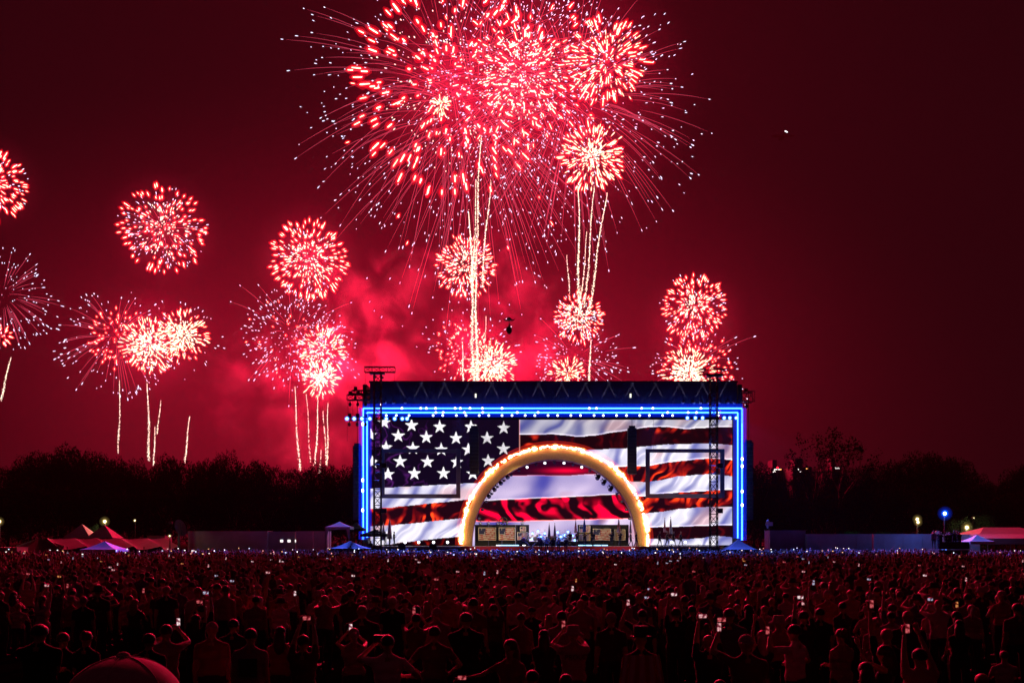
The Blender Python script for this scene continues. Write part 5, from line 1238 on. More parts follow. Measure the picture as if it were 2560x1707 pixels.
for x, s in ((962, 'first'), (974, 'second'), (985, 'third')): soldier(x, 122.4, f'uniformed guard at the left end of the runway, {s} from the tower', -math.pi/2+.4, 'rifle')
pole_flag(958.5, 1308, 122.6, DECK+.03, 'white flag furled beside the left lattice tower', plain((.7, .68, .66)), .34, 2.0); pole_flag(972, 1297, 122.4, DECK+.03, 'pale pink flag right of the left lattice tower', plain((.75, .5, .52)), .4, 2.4, .1)
# monitor wedges on the left runway edge
for x, s in ((1004, 'left'), (1082, 'right')):
    p = P(x, 1370, 121.2); r = empty('monitor_wedge', (p.x, 121.45, DECK-.28)); tag(r, f'black monitor wedge at the runway edge, {s} of two', 'speaker', 'monitor wedges'); MB().add([(-.5, 0, 0), (.5, 0, 0), (.5, .28, 0), (-.5, .28, 0), (-.4, 0, .62), (.4, 0, .62), (.4, .2, .45), (-.4, .2, .45)], [(0, 3, 2, 1), (4, 5, 6, 7), (0, 1, 5, 4), (1, 2, 6, 5), (2, 3, 7, 6), (3, 0, 4, 7)]).build('cabinet', SPKM, r); MB().box((-.42, -.03, -1.3), (.42, .2, 0)).build('stand', BLACK, r)
# camera riser in front of the stage
def riser(x0, x1, d, z, label, name='camera_platform', leg_shade=False):
    a, b = P(x0, 0, d).x, P(x1, 0, d).x; r = empty(name, ((a+b)/2, d, 0)); w = (b-a)/2; tag(r, label, 'platform', 'camera platforms'); MB().box((-w, -1.2, z-.12), (w, 1.2, z)).build('floor', DECKDARK, r); MB().box((-w+.05, -1.15, .05), (w-.05, -1.1, z-.12)).build('skirt', FABRICBLACK, r)
    if leg_shade: MB().box((-w, -1.2, z+.02), (w, -1.16, z+.75)).build('leg_shade_sheet', FABRICBLACK, r)  # added dark sheet in place of the darkness around the legs
    for sx in (-w+.1, w-.1):
        for sy in (-1.0, 1.0): MB().tube([(sx, sy, 0), (sx, sy, z-.12)], .05, 6).build('leg', DARKSTEEL, r)
    return (a+b)/2
riser(1341, 1436, 113, 1.35, 'low camera platform full of people before the lectern')
for x, pose, c, s in ((1352, 'fold', (.05, .04, .06), 'first'), (1366, 'hips', (.35, .4, .6), 'second'), (1383, 'down', (.03, .03, .04), 'third'), (1397, 'phone2', (.2, .22, .4), 'fourth'), (1415, 'front', (.03, .03, .05), 'fifth')):
    q = P(x, 0, 113); person((q.x, 113+RNG.uniform(-.4, .4), 1.35), RNG.uniform(1.66, 1.8), pose, 'm', c, 'short', HAIRD, 0, f'person on the camera platform before the lectern, {s} from the left', 'people on the front camera platform')
def tripod_cam(x, d, zb, label, h=1.5):
    q = P(x, 0, d); r = empty('tripod_camera', (q.x, d, zb)); tag(r, label, 'camera', 'tripod cameras')
    for a in (0.5, 2.6, 4.7): MB().tube([(.45*math.cos(a), .45*math.sin(a), 0), (0, 0, h-.2)], .025, 5).build('leg', GREYM, r)
    mb = MB(); mb.cbox((0, .1, h), (.12, .3, .14)); mb.tube([(0, .4, h), (0, .75, h)], [.09, .11], 10); mb.build('camera_body', BLACK, r)
tripod_cam(1375, 113.2, 1.35, 'camera on a tripod on the front platform', 1.2)
def jib():
    q = P(1328, 1370, 112); r = empty('camera_crane', (q.x, 112, 0)); tag(r, 'crossed pale camera crane left of the front platform', 'camera crane'); mb = MB(); z = q.z
    MB().tube([(-1.0, 0, z-.7), (.9, 0, z+.9)], .07, 6).build('arm', WHITEFAB, r); MB().tube([(1.0, 0, z-.7), (-.8, 0, z+.9)], .07, 6).build('arm', WHITEFAB, r); MB().tube([(0, 0, 0), (0, 0, z)], .09, 6).build('column', GREYM, r)
    for s in (-1, 1): MB().ell((s*.9, 0, z+1.0), (.26, .2, .22), 8, 6).build('head', mat('pink case', (.5, .2, .3), .6), r)
jib()
# right camera platform
riser(2334, 2410, 96, 1.9, 'raised camera platform with a knot of people at right', leg_shade=True)
for x, c, pose, s in ((2342, (.2, .16, .25), 'down', 'first'), (2352, (.02, .02, .03), 'fold', 'second'), (2361, (.02, .02, .03), 'down', 'third'), (2372, (.03, .03, .04), 'front', 'fourth'), (2385, (.02, .02, .03), 'hips', 'fifth'), (2398, (.5, .55, .7), 'down', 'sixth'), (2347, (.02, .02, .03), 'hips', 'seventh, at the rear,'), (2367, (.02, .02, .03), 'down', 'eighth, at the rear,'), (2391, (.02, .02, .03), 'fold', 'ninth, at the rear,')):
    q = P(x, 0, 96); person((q.x, 96+RNG.uniform(-.7, .7), 1.9), RNG.uniform(1.62, 1.82), pose, 'm', c, 'short', HAIRD, 0, f'person on the raised right platform, {s} from the left', 'people on the right camera platform')
tripod_cam(2378, 96.6, 1.9, 'camera on a tripod on the right platform')
# crew beside the left frame
for x, c, s in ((893, (.15, .3, .6), 'first'), (899, (.2, .35, .6), 'second'), (918, (.4, .4, .45), 'third'), (927, (.1, .1, .12), 'fourth'), (838, (.05, .05, .08), 'under the open tent, left'), (856, (.04, .04, .06), 'under the open tent, right')):
    q = P(x, 0, 120.5 if x > 860 else 119.3); person((q.x, q.y, 0.9), 1.75, 'down', 'm', c, 'short', HAIRD, RNG.uniform(-1, 1), f'crew member by the left stage corner, {s}', 'crew at the left stage corner')
a, b = P(818, 0, 119).x, P(935, 0, 119).x; r = empty('side_platform', ((a+b)/2, 120, 0)); tag(r, 'dark side platform under the crew left of the runway', 'platform'); MB().box((-(b-a)/2, -2.4, .05), ((b-a)/2, 2.4, .9)).build('deck', DECKDARK, r)

# ---- stage lighting (lamps on the rigs, plus an added front wash)
def rig_spot(name, loc, aim, e, col, size, blend=.5, r=.2): return lamp(name, 'SPOT', loc, e, col, None, aim=aim, spot_size=math.radians(size), spot_blend=blend, shadow_soft_size=r)
ac = P(1386, 1240, DA)
rig_spot('arch_wash', P(950, 1010, 116.5), ac, 140000, (1, .72, .3), 15, .7); rig_spot('arch_wash', P(1780, 1010, 116.5), ac, 140000, (1, .72, .3), 15, .7)
for x in (1260, 1386, 1510): rig_spot('deck_wash', P(x, 1170, DA+1.9), P(x, 1362, DA+2.6), 800, (.95, .9, 1), 95, .6)
for x in (1230, 1386, 1540): rig_spot('added_front_wash', P(944 if x < 1386 else 1784, 948, 115.2), P(x, 1366, DS-3.5), 24000, (1, .92, .95), 16, .8)  # added spots, put in to light the red fascia from the front
for i, (x, y) in enumerate(((1331, 1333), (1345, 1327), (1352, 1342), (1362, 1333), (1394, 1330), (1402, 1341), (1412, 1337), (1420, 1329), (1431, 1338), (1437, 1350), (1329, 1347))): stage_lamp(x, y, 128.2, 'b', 'small blue lamp among the drum kits', .9, group='blue lamps among the drums'); lamp('drum_glow', 'POINT', P(x, y, 127.8), 25, (.05, .2, 1), None, shadow_soft_size=.1)
for x in (1020, 1730): rig_spot('deck_wash', P(x, 1035, DS-.5), P(x, 1362, DS-.5), 4500, (1, .9, .95), 60, .6)
for x in (966, 1150, 1386, 1620, 1810): rig_spot('blue_crowd_wash', P(x, 1040, DS-1), (P(x, 0, 110).x*1.0, 100, 0), 200000, (.06, .12, 1), 44, .9)
rig_spot('blue_side_wash', P(868, 1046, DS-1.4), (P(560, 0, 104).x, 103, 0), 130000, (.06, .11, 1), 40, 1.0); rig_spot('blue_side_wash', P(1850, 1046, DS-1.4), (P(2200, 0, 106).x, 105, 0), 170000, (.06, .11, 1), 50, 1.0)

rig_spot('blue_tent_wash', P(880, 1046, DS-1.6), P(262, 1368, 107), 60000, (.12, .1, 1), 9, .5); rig_spot('blue_tent_wash', P(905, 1046, DS-3.4), P(849, 1316, 118.5), 4200, (.1, .14, 1), 22, .6); rig_spot('blue_tent_wash', P(1842, 1046, DS-1.6), P(2442, 1350, 115), 60000, (.1, .13, 1), 8, .5)
# ------------------------------------------------------------------ the crowd
GR = 'spectators standing in the crowd'
SHIRTS = [(.03, .03, .035), (.02, .02, .03), (.05, .02, .03), (.45, .44, .44), (.5, .48, .47), (.3, .06, .06), (.08, .1, .2), (.25, .24, .24), (.12, .05, .05), (.4, .3, .3), (.06, .09, .06), (.35, .12, .12)]
def near(x, ytop, h, pose, sex, col, hk, hm, label, rz=0.0, wide=1.0, sleeve=True, dress=False):
    top = h*(1.0 if hk not in ('tophat',) else 1.05); d = (CZ-top)*F/(ytop-HY); p = P(x, 0, d)
    root, hands = person((p.x, d, 0), h, pose, sex, col, hk, hm, rz, label, 'spectators near the camera', wide, sleeve, dress); TAKEN.append((p.x, d)); return root, hands, d
TAKEN = []
WH = (.75, .73, .73); DK = (.02, .02, .025)
def between(hs): return (hs[0][0]+hs[1][0])/2
N = []
N.append(near(98, 1562, 1.84, 'fold', 'm', DK, 'short', HAIRD, 'broad hunched dark back at lower left', 0, 1.22))
N.append(near(157, 1582, 1.66, 'down', 'f', DK, 'short', HAIRB, 'rim-lit head left of two at lower left, beside the broad back'))
N.append(near(215, 1578, 1.68, 'down', 'f', DK, 'bun', HAIRB, 'rim-lit head right of two at lower left'))
N.append(near(372, 1584, 1.7, 'down', 'm', DK, 'short', HAIRD, 'dark head just left of the man with the bright phone'))
a = near(415, 1562, 1.76, 'phone2', 'm', (.3, .26, .27), 'short', HAIRD, 'man in grey tee filming with a bright upright phone at lower left'); N.append(a); phone(between(a[1])+Vector((.06, -.02, .12)), 'bright upright phone of the man in grey tee at lower left', 2)
N.append(near(530, 1556, 1.78, 'down', 'm', (.32, .05, .06), 'cap', CAPM, 'man in pale cap and red tee at lower left', .25))
N.append(near(626, 1572, 1.76, 'down', 'm', (.3, .29, .3), 'short', HAIRD, 'man in pale tee with a big dark block on the back'))
bk = N[-1][0]; o = link('shirt_print', MB().box((-.13, -.152, 1.1), (.13, -.14, 1.36)).mesh('shirt_print', CAPD), bk)
N.append(near(700, 1566, 1.68, 'fold', 'f', (.2, .03, .05), 'long', HAIRD, 'long-haired woman with bare shoulders beside the man filming overhead', 0, 1.0, False))
a = near(758, 1588, 1.7, 'over2', 'm', (.12, .03, .04), 'short', HAIRD, 'dark man filming with a sideways phone over his head, left'); N.append(a); phone(between(a[1])+Vector((0, -.02, .06)), 'sideways phone over the head of the dark man at left', 1, True)
N.append(near(640, 1490, 1.72, 'down', 'm', (.3, .22, .24), 'short', HAIRD, 'small distant man in pale tee alone in the left dark gap'))
a = near(489, 1536, 1.66, 'over2', 'f', DK, 'long', HAIRD, 'spectator with both arms spread up around a phone at left'); N.append(a); phone(between(a[1])+Vector((0, -.02, .06)), 'sideways phone of the spectator with spread arms at left', 1, True)
a = near(505, 1512, 1.75, 'over2', 'm', DK, 'short', HAIRD, 'spectator holding a bright blue-white phone overhead at left'); N.append(a); phone(between(a[1])+Vector((0, -.02, .06)), 'bright blue-white sideways phone at left', 3, True)
N.append(near(583, 1548, 1.7, 'down', 'm', DK, 'short', HAIRD, 'dark head between the red tee and the block-print tee'))
N.append(near(981, 1492, 1.82, 'down', 'm', DK, 'short', HAIRG, 'tall grey-haired man in black left of the stage tower line'))
a = near(1040, 1535, 1.68, 'phone2', 'f', (.16, .03, .04), 'short', HAIRD, 'woman in sleeveless top filming with raised arms, left of the hips pose', 0, 1, False); N.append(a); phone(between(a[1])+Vector((-.08, -.02, .14)), 'upright phone of the woman in the sleeveless top', 1)
N.append(near(1042, 1514, 1.7, 'oneR', 'f', DK, 'long', HAIRB, 'long-haired woman with one raised arm before the arch foot'))
N.append(near(1092, 1520, 1.76, 'down', 'm', (.34, .28, .29), 'capback', CAPM, 'man in pale tee and pale cap left of the broad dark man'))
N.append(near(1086, 1566, 1.74, 'hips', 'm', (.09, .05, .06), 'short', HAIRD, 'man with hands on his hips in front of the pale cap'))
a = near(969, 1588, 1.76, 'camL', 'm', WH, 'short', HAIRD, 'man in white tee shooting with his left arm raised, front left', .1); N.append(a)
p = a[1][1][0]; r = empty('hand_camera', p+Vector((.08, .02, .09))); tag(r, 'dark camera held by the man in white tee at front', 'camera'); MB().cbox((0, 0, 0), (.07, .05, .05)).build('camera_body', BLACK, r); MB().tube([(0, .05, 0), (0, .13, 0)], .035, 10).build('barrel', BLACK, r)
N.append(near(1165, 1532, 1.84, 'fold', 'm', DK, 'short', HAIRB, 'broad man in black right of the hips pose', 0, 1.12))
a = near(1178, 1502, 1.7, 'front', 'f', DK, 'long', HAIRL, 'fair long-haired woman with an orange phone'); N.append(a); phone(between(a[1])+Vector((.1, -.25, .1)), 'orange glowing phone of the fair-haired woman', 4)
N.append(near(1231, 1492, 1.74, 'down', 'm', (.36, .3, .3), 'short', HAIRD, 'man in pale tee below the left part of the arch'))
a = near(1277, 1598, 1.72, 'out', 'f', (.25, .05, .09), 'long', HAIRB, 'spectator at centre stretching an arm with a pink phone', 2.6); N.append(a); phone(a[1][0][0]+Vector((0, -.04, .02)), 'pink phone in the stretched-out hand at centre', 1, True)
N.append(near(1303, 1532, 1.68, 'down', 'f', (.22, .06, .08), 'bun', HAIRB, 'woman with bun in a dim red top at centre'))
N.append(near(1360, 1574, 1.62, 'fold', 'f', DK, 'long', HAIRD, 'dark-haired woman left of the bucket hat man'))
a = near(1434, 1566, 1.76, 'phone2', 'm', (.33, .25, .26), 'buckethat', CAPM, 'man in bucket hat and printed tee filming at front centre', .25); N.append(a); phone(between(a[1])+Vector((-.05, .03, .1)), 'dark phone raised by the bucket hat man', 1, False, None, 0)
tx = bpy.data.curves.new('shirt_text', 'FONT'); tx.body = 'PROUD'; tx.size = .105; tx.align_x = 'CENTER'; tx.extrude = .002; tx.materials.append(CAPD); tobj = bpy.data.objects.new('tmp_text', tx); COL.objects.link(tobj); tme = bpy.data.meshes.new_from_object(tobj.evaluated_get(bpy.context.evaluated_depsgraph_get())); bpy.data.objects.remove(tobj); to = link('shirt_text', tme, a[0]); to.location = (0, -.138, 1.3); to.rotation_euler = (math.pi/2, 0, 0)
N.append(near(1404, 1528, 1.74, 'fold', 'm', (.36, .26, .28), 'short', HAIRD, 'man in pale tee with a bag strap behind the bucket hat'))
a = near(1461, 1486, 1.8, 'oneL', 'm', (.33, .26, .28), 'short', HAIRD, 'tall man in white tee raising a phone under the arch'); N.append(a); phone(a[1][1][0]+Vector((.02, -.02, .1)), 'upright phone of the tall man in white tee under the arch', 2)
N.append(near(1528, 1532, 1.8, 'down', 'm', (.06, .02, .03), 'cap', CAPM, 'man with pale cap and dark shirt right of the bucket hat'))
a = near(1602, 1563, 1.78, 'down', 'm', DK, 'tophat', CAPD, 'spectator in a tall dark hat draped in a striped flag cape'); N.append(a)
def cape(root):
    def pos(U, V): th = (U-.5)*2.6; R = .2+.16*V; return (R*1.25*np.sin(th), -.02-R*.85*np.cos(th)-.02*np.sin(U*40)*V, 1.47-1.15*V)
    def cl(U, V): k = np.floor(U*11).astype(int) % 2; return np.where((k == 0)[..., None], np.array([.4, .02, .04]), np.array([.6, .55, .56]))*np.ones(U.shape+(1,))
    sheet(44, 14, pos, cl, 'flag_cape', root)
cape(a[0])
a = near(1606, 1524, 1.72, 'oneL', 'm', DK, 'short', HAIRD, 'dark spectator filming left-handed behind the tall hat'); N.append(a); phone(a[1][1][0]+Vector((.02, -.02, .1)), 'bright phone behind the tall dark hat', 0)
a = near(1690, 1520, 1.74, 'over2', 'm', DK, 'short', HAIRD, 'dark spectator with a phone overhead right of the tall hat'); N.append(a); phone(between(a[1])+Vector((0, -.02, .08)), 'sparkling phone overhead right of the tall hat', 2, True)
N.append(near(1331, 1676, 1.5, 'down', 'f', DK, 'short', HAIRD, 'dark child head at the bottom edge left of centre chair')); N.append(near(1415, 1686, 1.46, 'down', 'm', (.2, .05, .06), 'short', HAIRB, 'low rim-lit head at the bottom edge before the bucket hat'))
a = near(1772, 1584, 1.74, 'over2', 'm', DK, None, None, 'bald man holding a sideways phone overhead at right'); N.append(a); phone(between(a[1])+Vector((-.04, -.02, .06)), 'sideways phone above the bald man', 0, True)
a = near(1866, 1588, 1.8, 'oneL', 'm', (.14, .03, .05), 'capback', CAPM, 'big man in grey cap filming with a raised left hand', 0, 1.08); N.append(a); phone(a[1][1][0]+Vector((.0, -.02, .06)), 'upright phone of the big man in grey cap', 0); phone(a[1][1][0]+Vector((.03, -.03, .16)), 'sideways phone edge above the big man in grey cap', 1, True)
a = near(1988, 1562, 1.78, 'camL', 'm', (.7, .62, .63), 'short', HAIRD, 'young man in white tee turned left holding a phone low', .8); N.append(a); phone(a[1][1][0]+Vector((-.03, .0, .08)), 'dark phone of the young man turned left', 1)
N.append(near(2104, 1572, 1.68, 'fold', 'f', (.3, .2, .21), 'bun', HAIRB, 'woman in a mottled dress with folded arms at right', .3, 1, False, True))
N.append(near(1800, 1700, 1.45, 'down', 'm', DK, 'short', HAIRD, 'top of a head at the bottom edge below the grey cap'))
a = near(2218, 1568, 1.8, 'highL', 'm', DK, None, None, 'bald man reaching one arm high with a phone at right'); N.append(a); phone(a[1][1][0]+Vector((.02, -.02, .08)), 'reddish phone held highest at right', 1)
N.append(near(2214, 1612, 1.66, 'oneL', 'f', DK, 'long', HAIRD, 'long-haired woman half in profile at lower right', 1.0, 1, False))
a = near(2300, 1622, 1.72, 'over2', 'm', (.42, .22, .25), 'short', HAIRD, 'spectator in pale pink tee filming overhead at lower right'); N.append(a); phone(between(a[1])+Vector((-.06, -.02, .06)), 'phone held overhead by the pale pink tee', 1)
N.append(near(2456, 1680, 1.58, 'down', 'm', DK, None, None, 'bald rim-lit head alone at the bottom right'))
N.append(near(2165, 1655, 1.6, 'down', 'f', (.3, .05, .08), 'long', HAIRB, 'long-haired spectator at the bottom right edge of the tall arm'))
N.append(near(2010, 1528, 1.72, 'over2', 'm', DK, 'short', HAIRD, 'dark spectator with a bright sideways phone behind the white tee')); phone(between(N[-1][1])+Vector((0, -.02, .08)), 'bright sideways phone behind the young man in white tee', 2, True)
N.append(near(2050, 1520, 1.7, 'oneL', 'm', DK, 'short', HAIRD, 'dark spectator with an upright phone left of the mottled dress')); phone(N[-1][1][1][0]+Vector((0, -.02, .08)), 'upright phone left of the mottled dress', 0)
N.append(near(2060, 1456, 1.86, 'down', 'm', (.3, .2, .21), 'short', HAIRB, 'tall man in pale tee standing above the right crowd')); N.append(near(2195, 1452, 1.82, 'fold', 'm', DK, 'short', HAIRB, 'tall dark man right of the tall pale tee'))
N.append(near(2250, 1478, 1.74, 'down', 'm', (.28, .18, .2), 'short', HAIRB, 'man in tank top with bare arms in the right crowd', 0, 1, False)); N.append(near(2545, 1508, 1.78, 'down', 'm', (.12, .06, .07), 'short', HAIRD, 'broad man at the right picture edge', 0, 1.1))
N.append(near(2340, 1470, 1.7, 'hips', 'f', DK, 'long', HAIRD, 'woman with hands on hips in the right crowd')); N.append(near(2420, 1484, 1.78, 'down', 'm', (.25, .15, .16), 'short', HAIRD, 'man in dim pink tee at right, arms down'))
# man in the cap on the viewing platform
r = empty('viewing_platform', (0, -.2, 0)); tag(r, 'low viewing platform under the camera', 'platform'); MB().box((-3.5, -3, .9), (3.5, 3, 1.05)).build('floor', DECKDARK, r)
for sx in (-3.3, 3.3):
    for sy in (-2.8, 2.8): MB().tube([(sx, sy, 0), (sx, sy, .9)], .05, 6).build('leg', DARKSTEEL, r)
def cap_man():
    d = 1.95; t = P(302, 1631, d); h = 1.75; root, _ = person((t.x, d, t.z-1.79), h, 'down', 'm', (.06, .06, .07), None, None, .05, 'man in a pale cap close to the camera at lower left', 'spectators near the camera')
    mb = MB(); c = HEADC+Vector((0, -.006, .028)); n = 36; rings = 14; vs = []; fs = []
    for i in range(rings+1):
        a = (math.pi/2)*i/rings*.98
        for k in range(n):
            b = 2*math.pi*k/n; seam = 1-.018*math.exp(-((math.degrees(b+math.pi/6) % 60-30)/4.5)**2)*min(1, math.sin(a)*3); R = math.sin(a)*(1+.0)
            vs.append(c+Vector((.121*R*math.cos(b)*seam, .128*R*math.sin(b)*seam, .118*math.cos(a)**.92 if math.cos(a) > 0 else 0)))
    for i in range(rings):
        for k in range(n): k2 = (k+1) % n; fs.append((i*n+k, (i+1)*n+k, (i+1)*n+k2, i*n+k2))
    mb.add(vs, fs); cp = mb.build('cap', CAPCL, root, True)
    b = MB(); b.ell(c+Vector((0, 0, .119)), (.014, .014, .009), 14, 6); b.build('button', CAPCL, cp, True)
    for k in range(6):
        a0 = math.pi/6*(2*k+1)+math.pi/6*0; pts = [c+Vector((.1225*math.sin(t)*math.cos(a0), .1295*math.sin(t)*math.sin(a0), .1195*math.cos(t))) for t in np.linspace(.12, 1.5, 12)]
        MB().tube(pts, .0013, 5).build('seam', CAPCL, cp, True)
    br = hair_mesh('cap'); vsb = []
    for zz in (.012, .02):
        for i in range(13): a = math.pi*i/12; vsb.append(c+Vector((.1*math.cos(a), .1+.085*math.sin(a), zz-.03*math.sin(a))))
    MB().add(vsb, [tuple(range(13)), tuple(range(25, 12, -1))]+[(i, i+13, i+14, i+1) for i in range(12)]+[(12, 25, 13, 0)]).build('brim', CAPCL, cp)
CAPCL = mat('washed cap cotton', (.5, .5, .5), .9, noise=(60, .12), bump=.25)
cap_man()
# folding chairs
CHAIRS = mat('dark chair metal', (.03, .03, .035), .4, .5); SEATM = mat('pale chair seat', (.5, .45, .45), .45)
def chair_meshes():
    s = MB(); s.box((-.2, -.2, .43), (.2, .2, .455)); b = MB(); b.box((-.21, -.235, .66), (.21, -.21, .84)); fr = MB()
    legs = [MB().tube([(x, -.26, 0.02), (x, -.2, .45)], .014, 6) for x in (-.2, .2)]+[MB().tube([(x, .26, 0.02), (x, -.22, .84)], .014, 6) for x in (-.22, .22)]
    return s.mesh('seat', SEATM), b.mesh('backrest', CHAIRS), [l.mesh('leg', CHAIRS, True) for l in legs]
CH = chair_meshes()
def chair(x, y, label, rz=0.0, zref=.45):
    d = (CZ-zref)*F/(y-HY); p = P(x, 0, d); r = empty('folding_chair', (p.x, d, 0), rz); tag(r, label, 'chair', 'folding chairs between the spectators'); link('seat', CH[0], r); link('backrest', CH[1], r)
    for l in CH[2]: link('leg', l, r)
    TAKEN.append((p.x, d))
for x, y, s, rz in ((1486, 1800, 'folding chair at the bottom edge right of the bucket hat', .1), (1545, 1792, 'second folding chair beside the flag cape', 0), (1648, 1780, 'folding chair with red-lit seat right of the flag cape', -.1), (580, 1790, 'folding chair between the two tees at lower left', .2), (885, 1805, 'folding chair left of the man in white tee', 0), (120, 1720, 'folding chair deep in the dark lower left', .1), (1700, 1800, 'folding chair low below the bald man', .1),
                    (780, 1660, 'folding chair in the dark gap left of centre', 0), (330, 1690, 'folding chair behind the pale cap', .2), (720, 1650, 'empty folding chair alone in the left dark gap', -.2)): chair(x, y, s, rz)

# ---- the next rows, one by one
def where(x):
    return ('far left of the field' if x < 420 else 'left of the stage' if x < 900 else 'before the screen stars' if x < 1190 else 'before the gold arch' if x < 1600 else 'before the screen stripes' if x < 1860 else 'right of the stage' if x < 2250 else 'far right of the field')
COLN = lambda c: 'pale' if sum(c) > .9 else 'red' if c[0] > .2 else 'dark'
HN = {None: 'bald', 'buckethat': 'sun hat', 'short': 'short hair', 'long': 'long hair', 'bun': 'hair bun', 'pony': 'ponytail', 'cap': 'cap', 'capback': 'backward cap'}
PN = {'down': 'arms down', 'fold': 'arms folded', 'phone2': 'filming', 'over2': 'both hands overhead', 'oneL': 'left hand up', 'oneR': 'right hand up', 'highL': 'left arm high', 'highR': 'right arm high', 'hips': 'hands on hips', 'front': 'hands in front'}
rows = []; tries = 0
while len(rows) < 240 and tries < 60000:
    tries += 1; u = RNG.random(); d = (15**2+(32**2-15**2)*u)**.5; x = RNG.uniform(-.535, .535)*d; px = CX+x*F/d
    if px < 850 and d < 23 and RNG.random() > .10: continue
    if d < 19 and RNG.random() > .35: continue
    if any((x-a)**2+(d-b)**2 < .62**2 for a, b in TAKEN): continue
    if d < 24 and any(abs(x/d-a/b) < .20/b+.20/d and b < d < b+1.2 for a, b in TAKEN[:60]): continue
    TAKEN.append((x, d)); rows.append((x, d))
rows.sort(key=lambda q: q[1])
for x, d in rows:
    px = CX+x*F/d; sex = RNG.choice('mmf'); pose = RNG.choices(['down', 'fold', 'phone2', 'over2', 'oneL', 'oneR', 'hips', 'front', 'highR'], [7, 2.2, 2, 1.2, 1.2, 1.2, 1, 2, .4])[0]
    hk = RNG.choice(['short', 'short', 'short', 'cap', 'capback', 'buckethat', None]) if sex == 'm' else RNG.choice(['long', 'long', 'bun', 'pony', 'buckethat']); hm = RNG.choice([HAIRD, HAIRD, HAIRB, HAIRL, HAIRG]) if hk and 'cap' not in hk and 'hat' not in hk else RNG.choice([CAPM, CAPD])
    c = RNG.choice(SHIRTS); h = (RNG.uniform(1.58, 1.9) if sex == 'm' else RNG.uniform(1.5, 1.76)) if RNG.random() > .1 else RNG.uniform(1.15, 1.45); band = 'nearer rows' if d < 24 else 'middle rows' if d < 31 else 'farther rows'
    lab = f'{COLN(c)}-shirted spectator, {HN[hk]}, {PN[pose]}, {band}, {where(px)}'
    rt, hands = person((x, d, 0), h, pose, sex, c, hk, hm, RNG.uniform(-.35, .35), lab, GR, RNG.uniform(.94, 1.12), RNG.random() > .2)
    i = RNG.randrange(5)
    if RNG.random() < .68: continue
    if pose in ('phone2', 'over2'): phone(between(hands)+Vector((0, -.03, .08)), f'glowing phone held up in {band}, {where(px)}', i, RNG.random() < .55)
    elif pose in ('oneL', 'highL'): phone(hands[1][0]+Vector((0, -.03, .09)), f'glowing phone held up in {band}, {where(px)}', i, RNG.random() < .3)
    elif pose in ('oneR', 'highR'): phone(hands[0][0]+Vector((0, -.03, .09)), f'glowing phone held up in {band}, {where(px)}', i, RNG.random() < .3)

# ---- the mass behind them, one mesh
def low_person(pose, sex, vox=.05, ratio=.26, zmin=.8):
    pr, hands, drop = body_prims(pose, sex); pr = [p for p in pr if p[0].z > zmin]
    me = remesh(rods_mesh(pr, 8), vox, 3, ratio)
    me.calc_loop_triangles(); n = len(me.vertices); v = np.empty(n*3, dtype=np.float32); me.vertices.foreach_get('co', v); v = v.reshape(-1, 3)
    t = np.empty(len(me.loop_triangles)*3, dtype=np.int32); me.loop_triangles.foreach_get('vertices', t); bpy.data.meshes.remove(me)
    lab = tag_faces(v, pr); hairv = (v[:, 2] > 1.66) | ((v[:, 2] > 1.56) & (v[:, 1] < .0) & (np.abs(v[:, 0]) < .11)); lab = np.where(hairv & (np.abs(v[:, 0]) < .12) & (lab == 0), 4, lab)
    return v, t.reshape(-1, 3), lab
LOW = [low_person(p, s) for p, s in (('down', 'm'), ('down', 'f'), ('over2', 'm'), ('oneL', 'f'), ('oneR', 'm'), ('phone2', 'm'), ('fold', 'm'))]
MID = [low_person(p, s, .032, .42, .3) for p, s in (('down', 'm'), ('down', 'f'), ('over2', 'm'), ('oneL', 'f'), ('oneR', 'm'), ('phone2', 'm'), ('fold', 'm'))]
LW = [6, 6, .7, .5, .5, 1.0, 2]
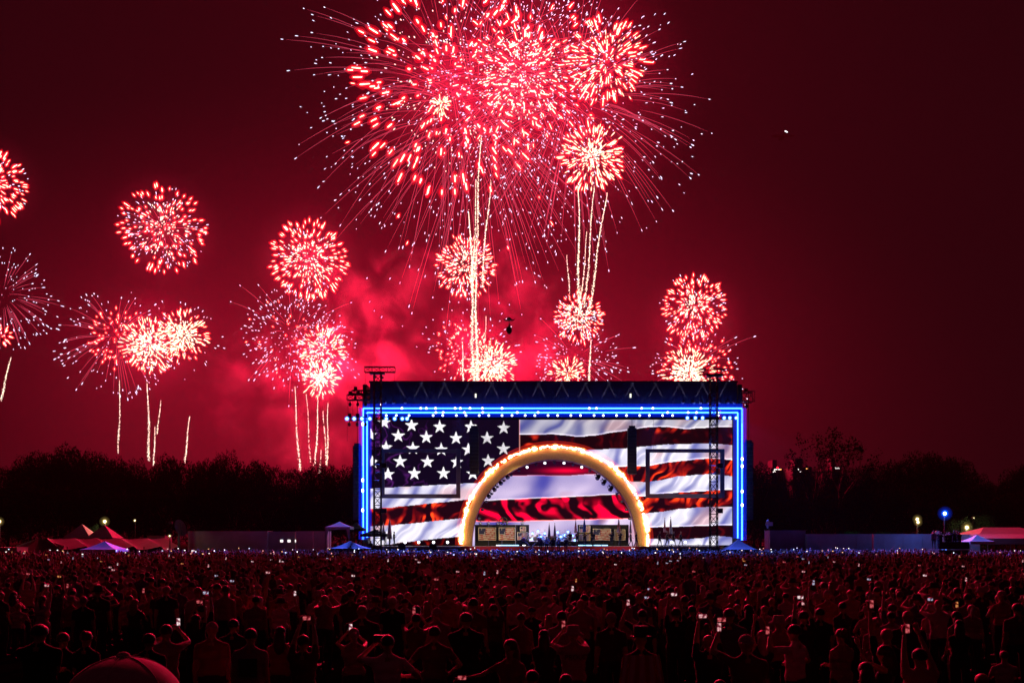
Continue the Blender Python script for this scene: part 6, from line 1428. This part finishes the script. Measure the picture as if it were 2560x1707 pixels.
def mass():
    V = []; T_ = []; C = []; base = 0; spots = []; cell = {}
    n = 0; tr = 0; g = NPR
    target = 5200
    while n < target and tr < 200000:
        tr += 1; u = g.random(); d = (31.8**2+(118.5**2-31.8**2)*u)**.5; x = g.uniform(-.60, .60)*d; px = CX+x*F/d
        if 108 < d and 1336 < px < 1441: continue
        if d > 104 and (830 < px < 935 or 1806 < px < 1888): continue
        if d > 100 and px < 400 or d > 112.5 and px < 830: continue
        if 93.5 < d < 98.5 and 2328 < px < 2416: continue
        if d > 104 and px > 2330: continue
        if d > 115 and px > 1860: continue
        if d > 111.5 and 930 < px < 1800: continue
        k = (int(x/.62), int(d/.62))
        if any((k[0]+i, k[1]+j) in cell and (cell[(k[0]+i, k[1]+j)][0]-x)**2+(cell[(k[0]+i, k[1]+j)][1]-d)**2 < .55**2 for i in (-1, 0, 1) for j in (-1, 0, 1)): continue
        if vnoise(np.array(x*.28), np.array(d*.28), 9) < .26 and d < 75: continue
        cell[k] = (x, d); n += 1; spots.append((x, d))
    w = np.array(LW)/sum(LW)
    for x, d in spots:
        q = g.choice(len(LOW), p=w); v, t, lab = (MID if d < 48 else LOW)[q]; s = g.uniform(.86, 1.08) if g.random() > .07 else g.uniform(.7, .85); a = g.uniform(-.5, .5); ca, sa = math.cos(a), math.sin(a); wd = s*g.uniform(.95, 1.15)
        vv = np.stack([(v[:, 0]*ca-v[:, 1]*sa)*wd+x, (v[:, 0]*sa+v[:, 1]*ca)*wd+d, v[:, 2]*s], 1)
        sh = np.array(SHIRTS[g.integers(len(SHIRTS))]); pal = np.array([(.40, .25, .18), sh, (.03, .03, .05), (.03, .03, .03), [(.02, .015, .012), (.02, .015, .012), (.08, .05, .03), (.3, .21, .12), (.38, .38, .38)][g.integers(5)]])
        V.append(vv); T_.append(t+base); C.append(pal[lab]); base += len(v)
    me = mesh_np('crowd', np.vstack(V), np.vstack(T_).ravel(), 3, vcol_mat('crowd colours', rough=.75, sheen=.2), np.vstack(C), True)
    o = link('crowd', me); tag(o, 'dense dark mass of spectators reaching to the stage', 'crowd', kind='stuff')
    return spots
SPOTS = mass()
# phones far away: the nearest ones singly, the rest together
far = [s for s in SPOTS if NPR.random() < .045]; far.sort(key=lambda s: s[1])
for x, d in far[:110]:
    px = CX+x*F/d; phone((x+NPR.uniform(-.15, .15), d-.05+.35, NPR.uniform(1.62, 1.95)), f'tiny glowing phone in the dense crowd, {where(px)}', int(NPR.integers(5)), NPR.random() < .6, 'tiny phones in the dense crowd', 0, 1.15)
mb = MB()
for x, d in far[110:]: 
    z = NPR.uniform(1.65, 1.95); w, h = ((.055, .03) if NPR.random() < .6 else (.03, .055)); xx = x+NPR.uniform(-.15, .15); mb.box((xx-w, d+.2, z-h), (xx+w, d+.21, z+h), int(NPR.integers(5)))
o = mb.build('phone_lights', [emit('far phone glow', c, s) for c, s in (((1, .8, .75), 2), ((1, .35, .3), 1.5), ((1, .95, .95), 2.6), ((.7, .8, 1), 2.2), ((1, .5, .2), 1.8))]); tag(o, 'scattered tiny phone screens far back in the crowd', 'phones', kind='stuff')

# ---- things that would share a label are told apart by their place, counted from the left
def count_from_left():
    names = ['first', 'second', 'third', 'fourth', 'fifth', 'sixth', 'seventh', 'eighth', 'ninth', 'tenth', 'eleventh', 'twelfth', 'thirteenth', 'fourteenth', 'fifteenth', 'sixteenth', 'seventeenth', 'eighteenth', 'nineteenth', 'twentieth',
             'twenty-first', 'twenty-second', 'twenty-third', 'twenty-fourth', 'twenty-fifth', 'twenty-sixth', 'twenty-seventh', 'twenty-eighth', 'twenty-ninth', 'thirtieth']
    by = {}
    for o in COL.objects:
        if o.parent is None and 'label' in o: by.setdefault(o['label'], []).append(o)
    for lab, os_ in by.items():
        if 1 < len(os_) <= 30 and len(lab.split()) <= 13:
            os_.sort(key=lambda o: o.location.x/max(o.location.y, 1))
            for i, o in enumerate(os_): o['label'] = f'{lab}, {names[i]} from left'
count_from_left()
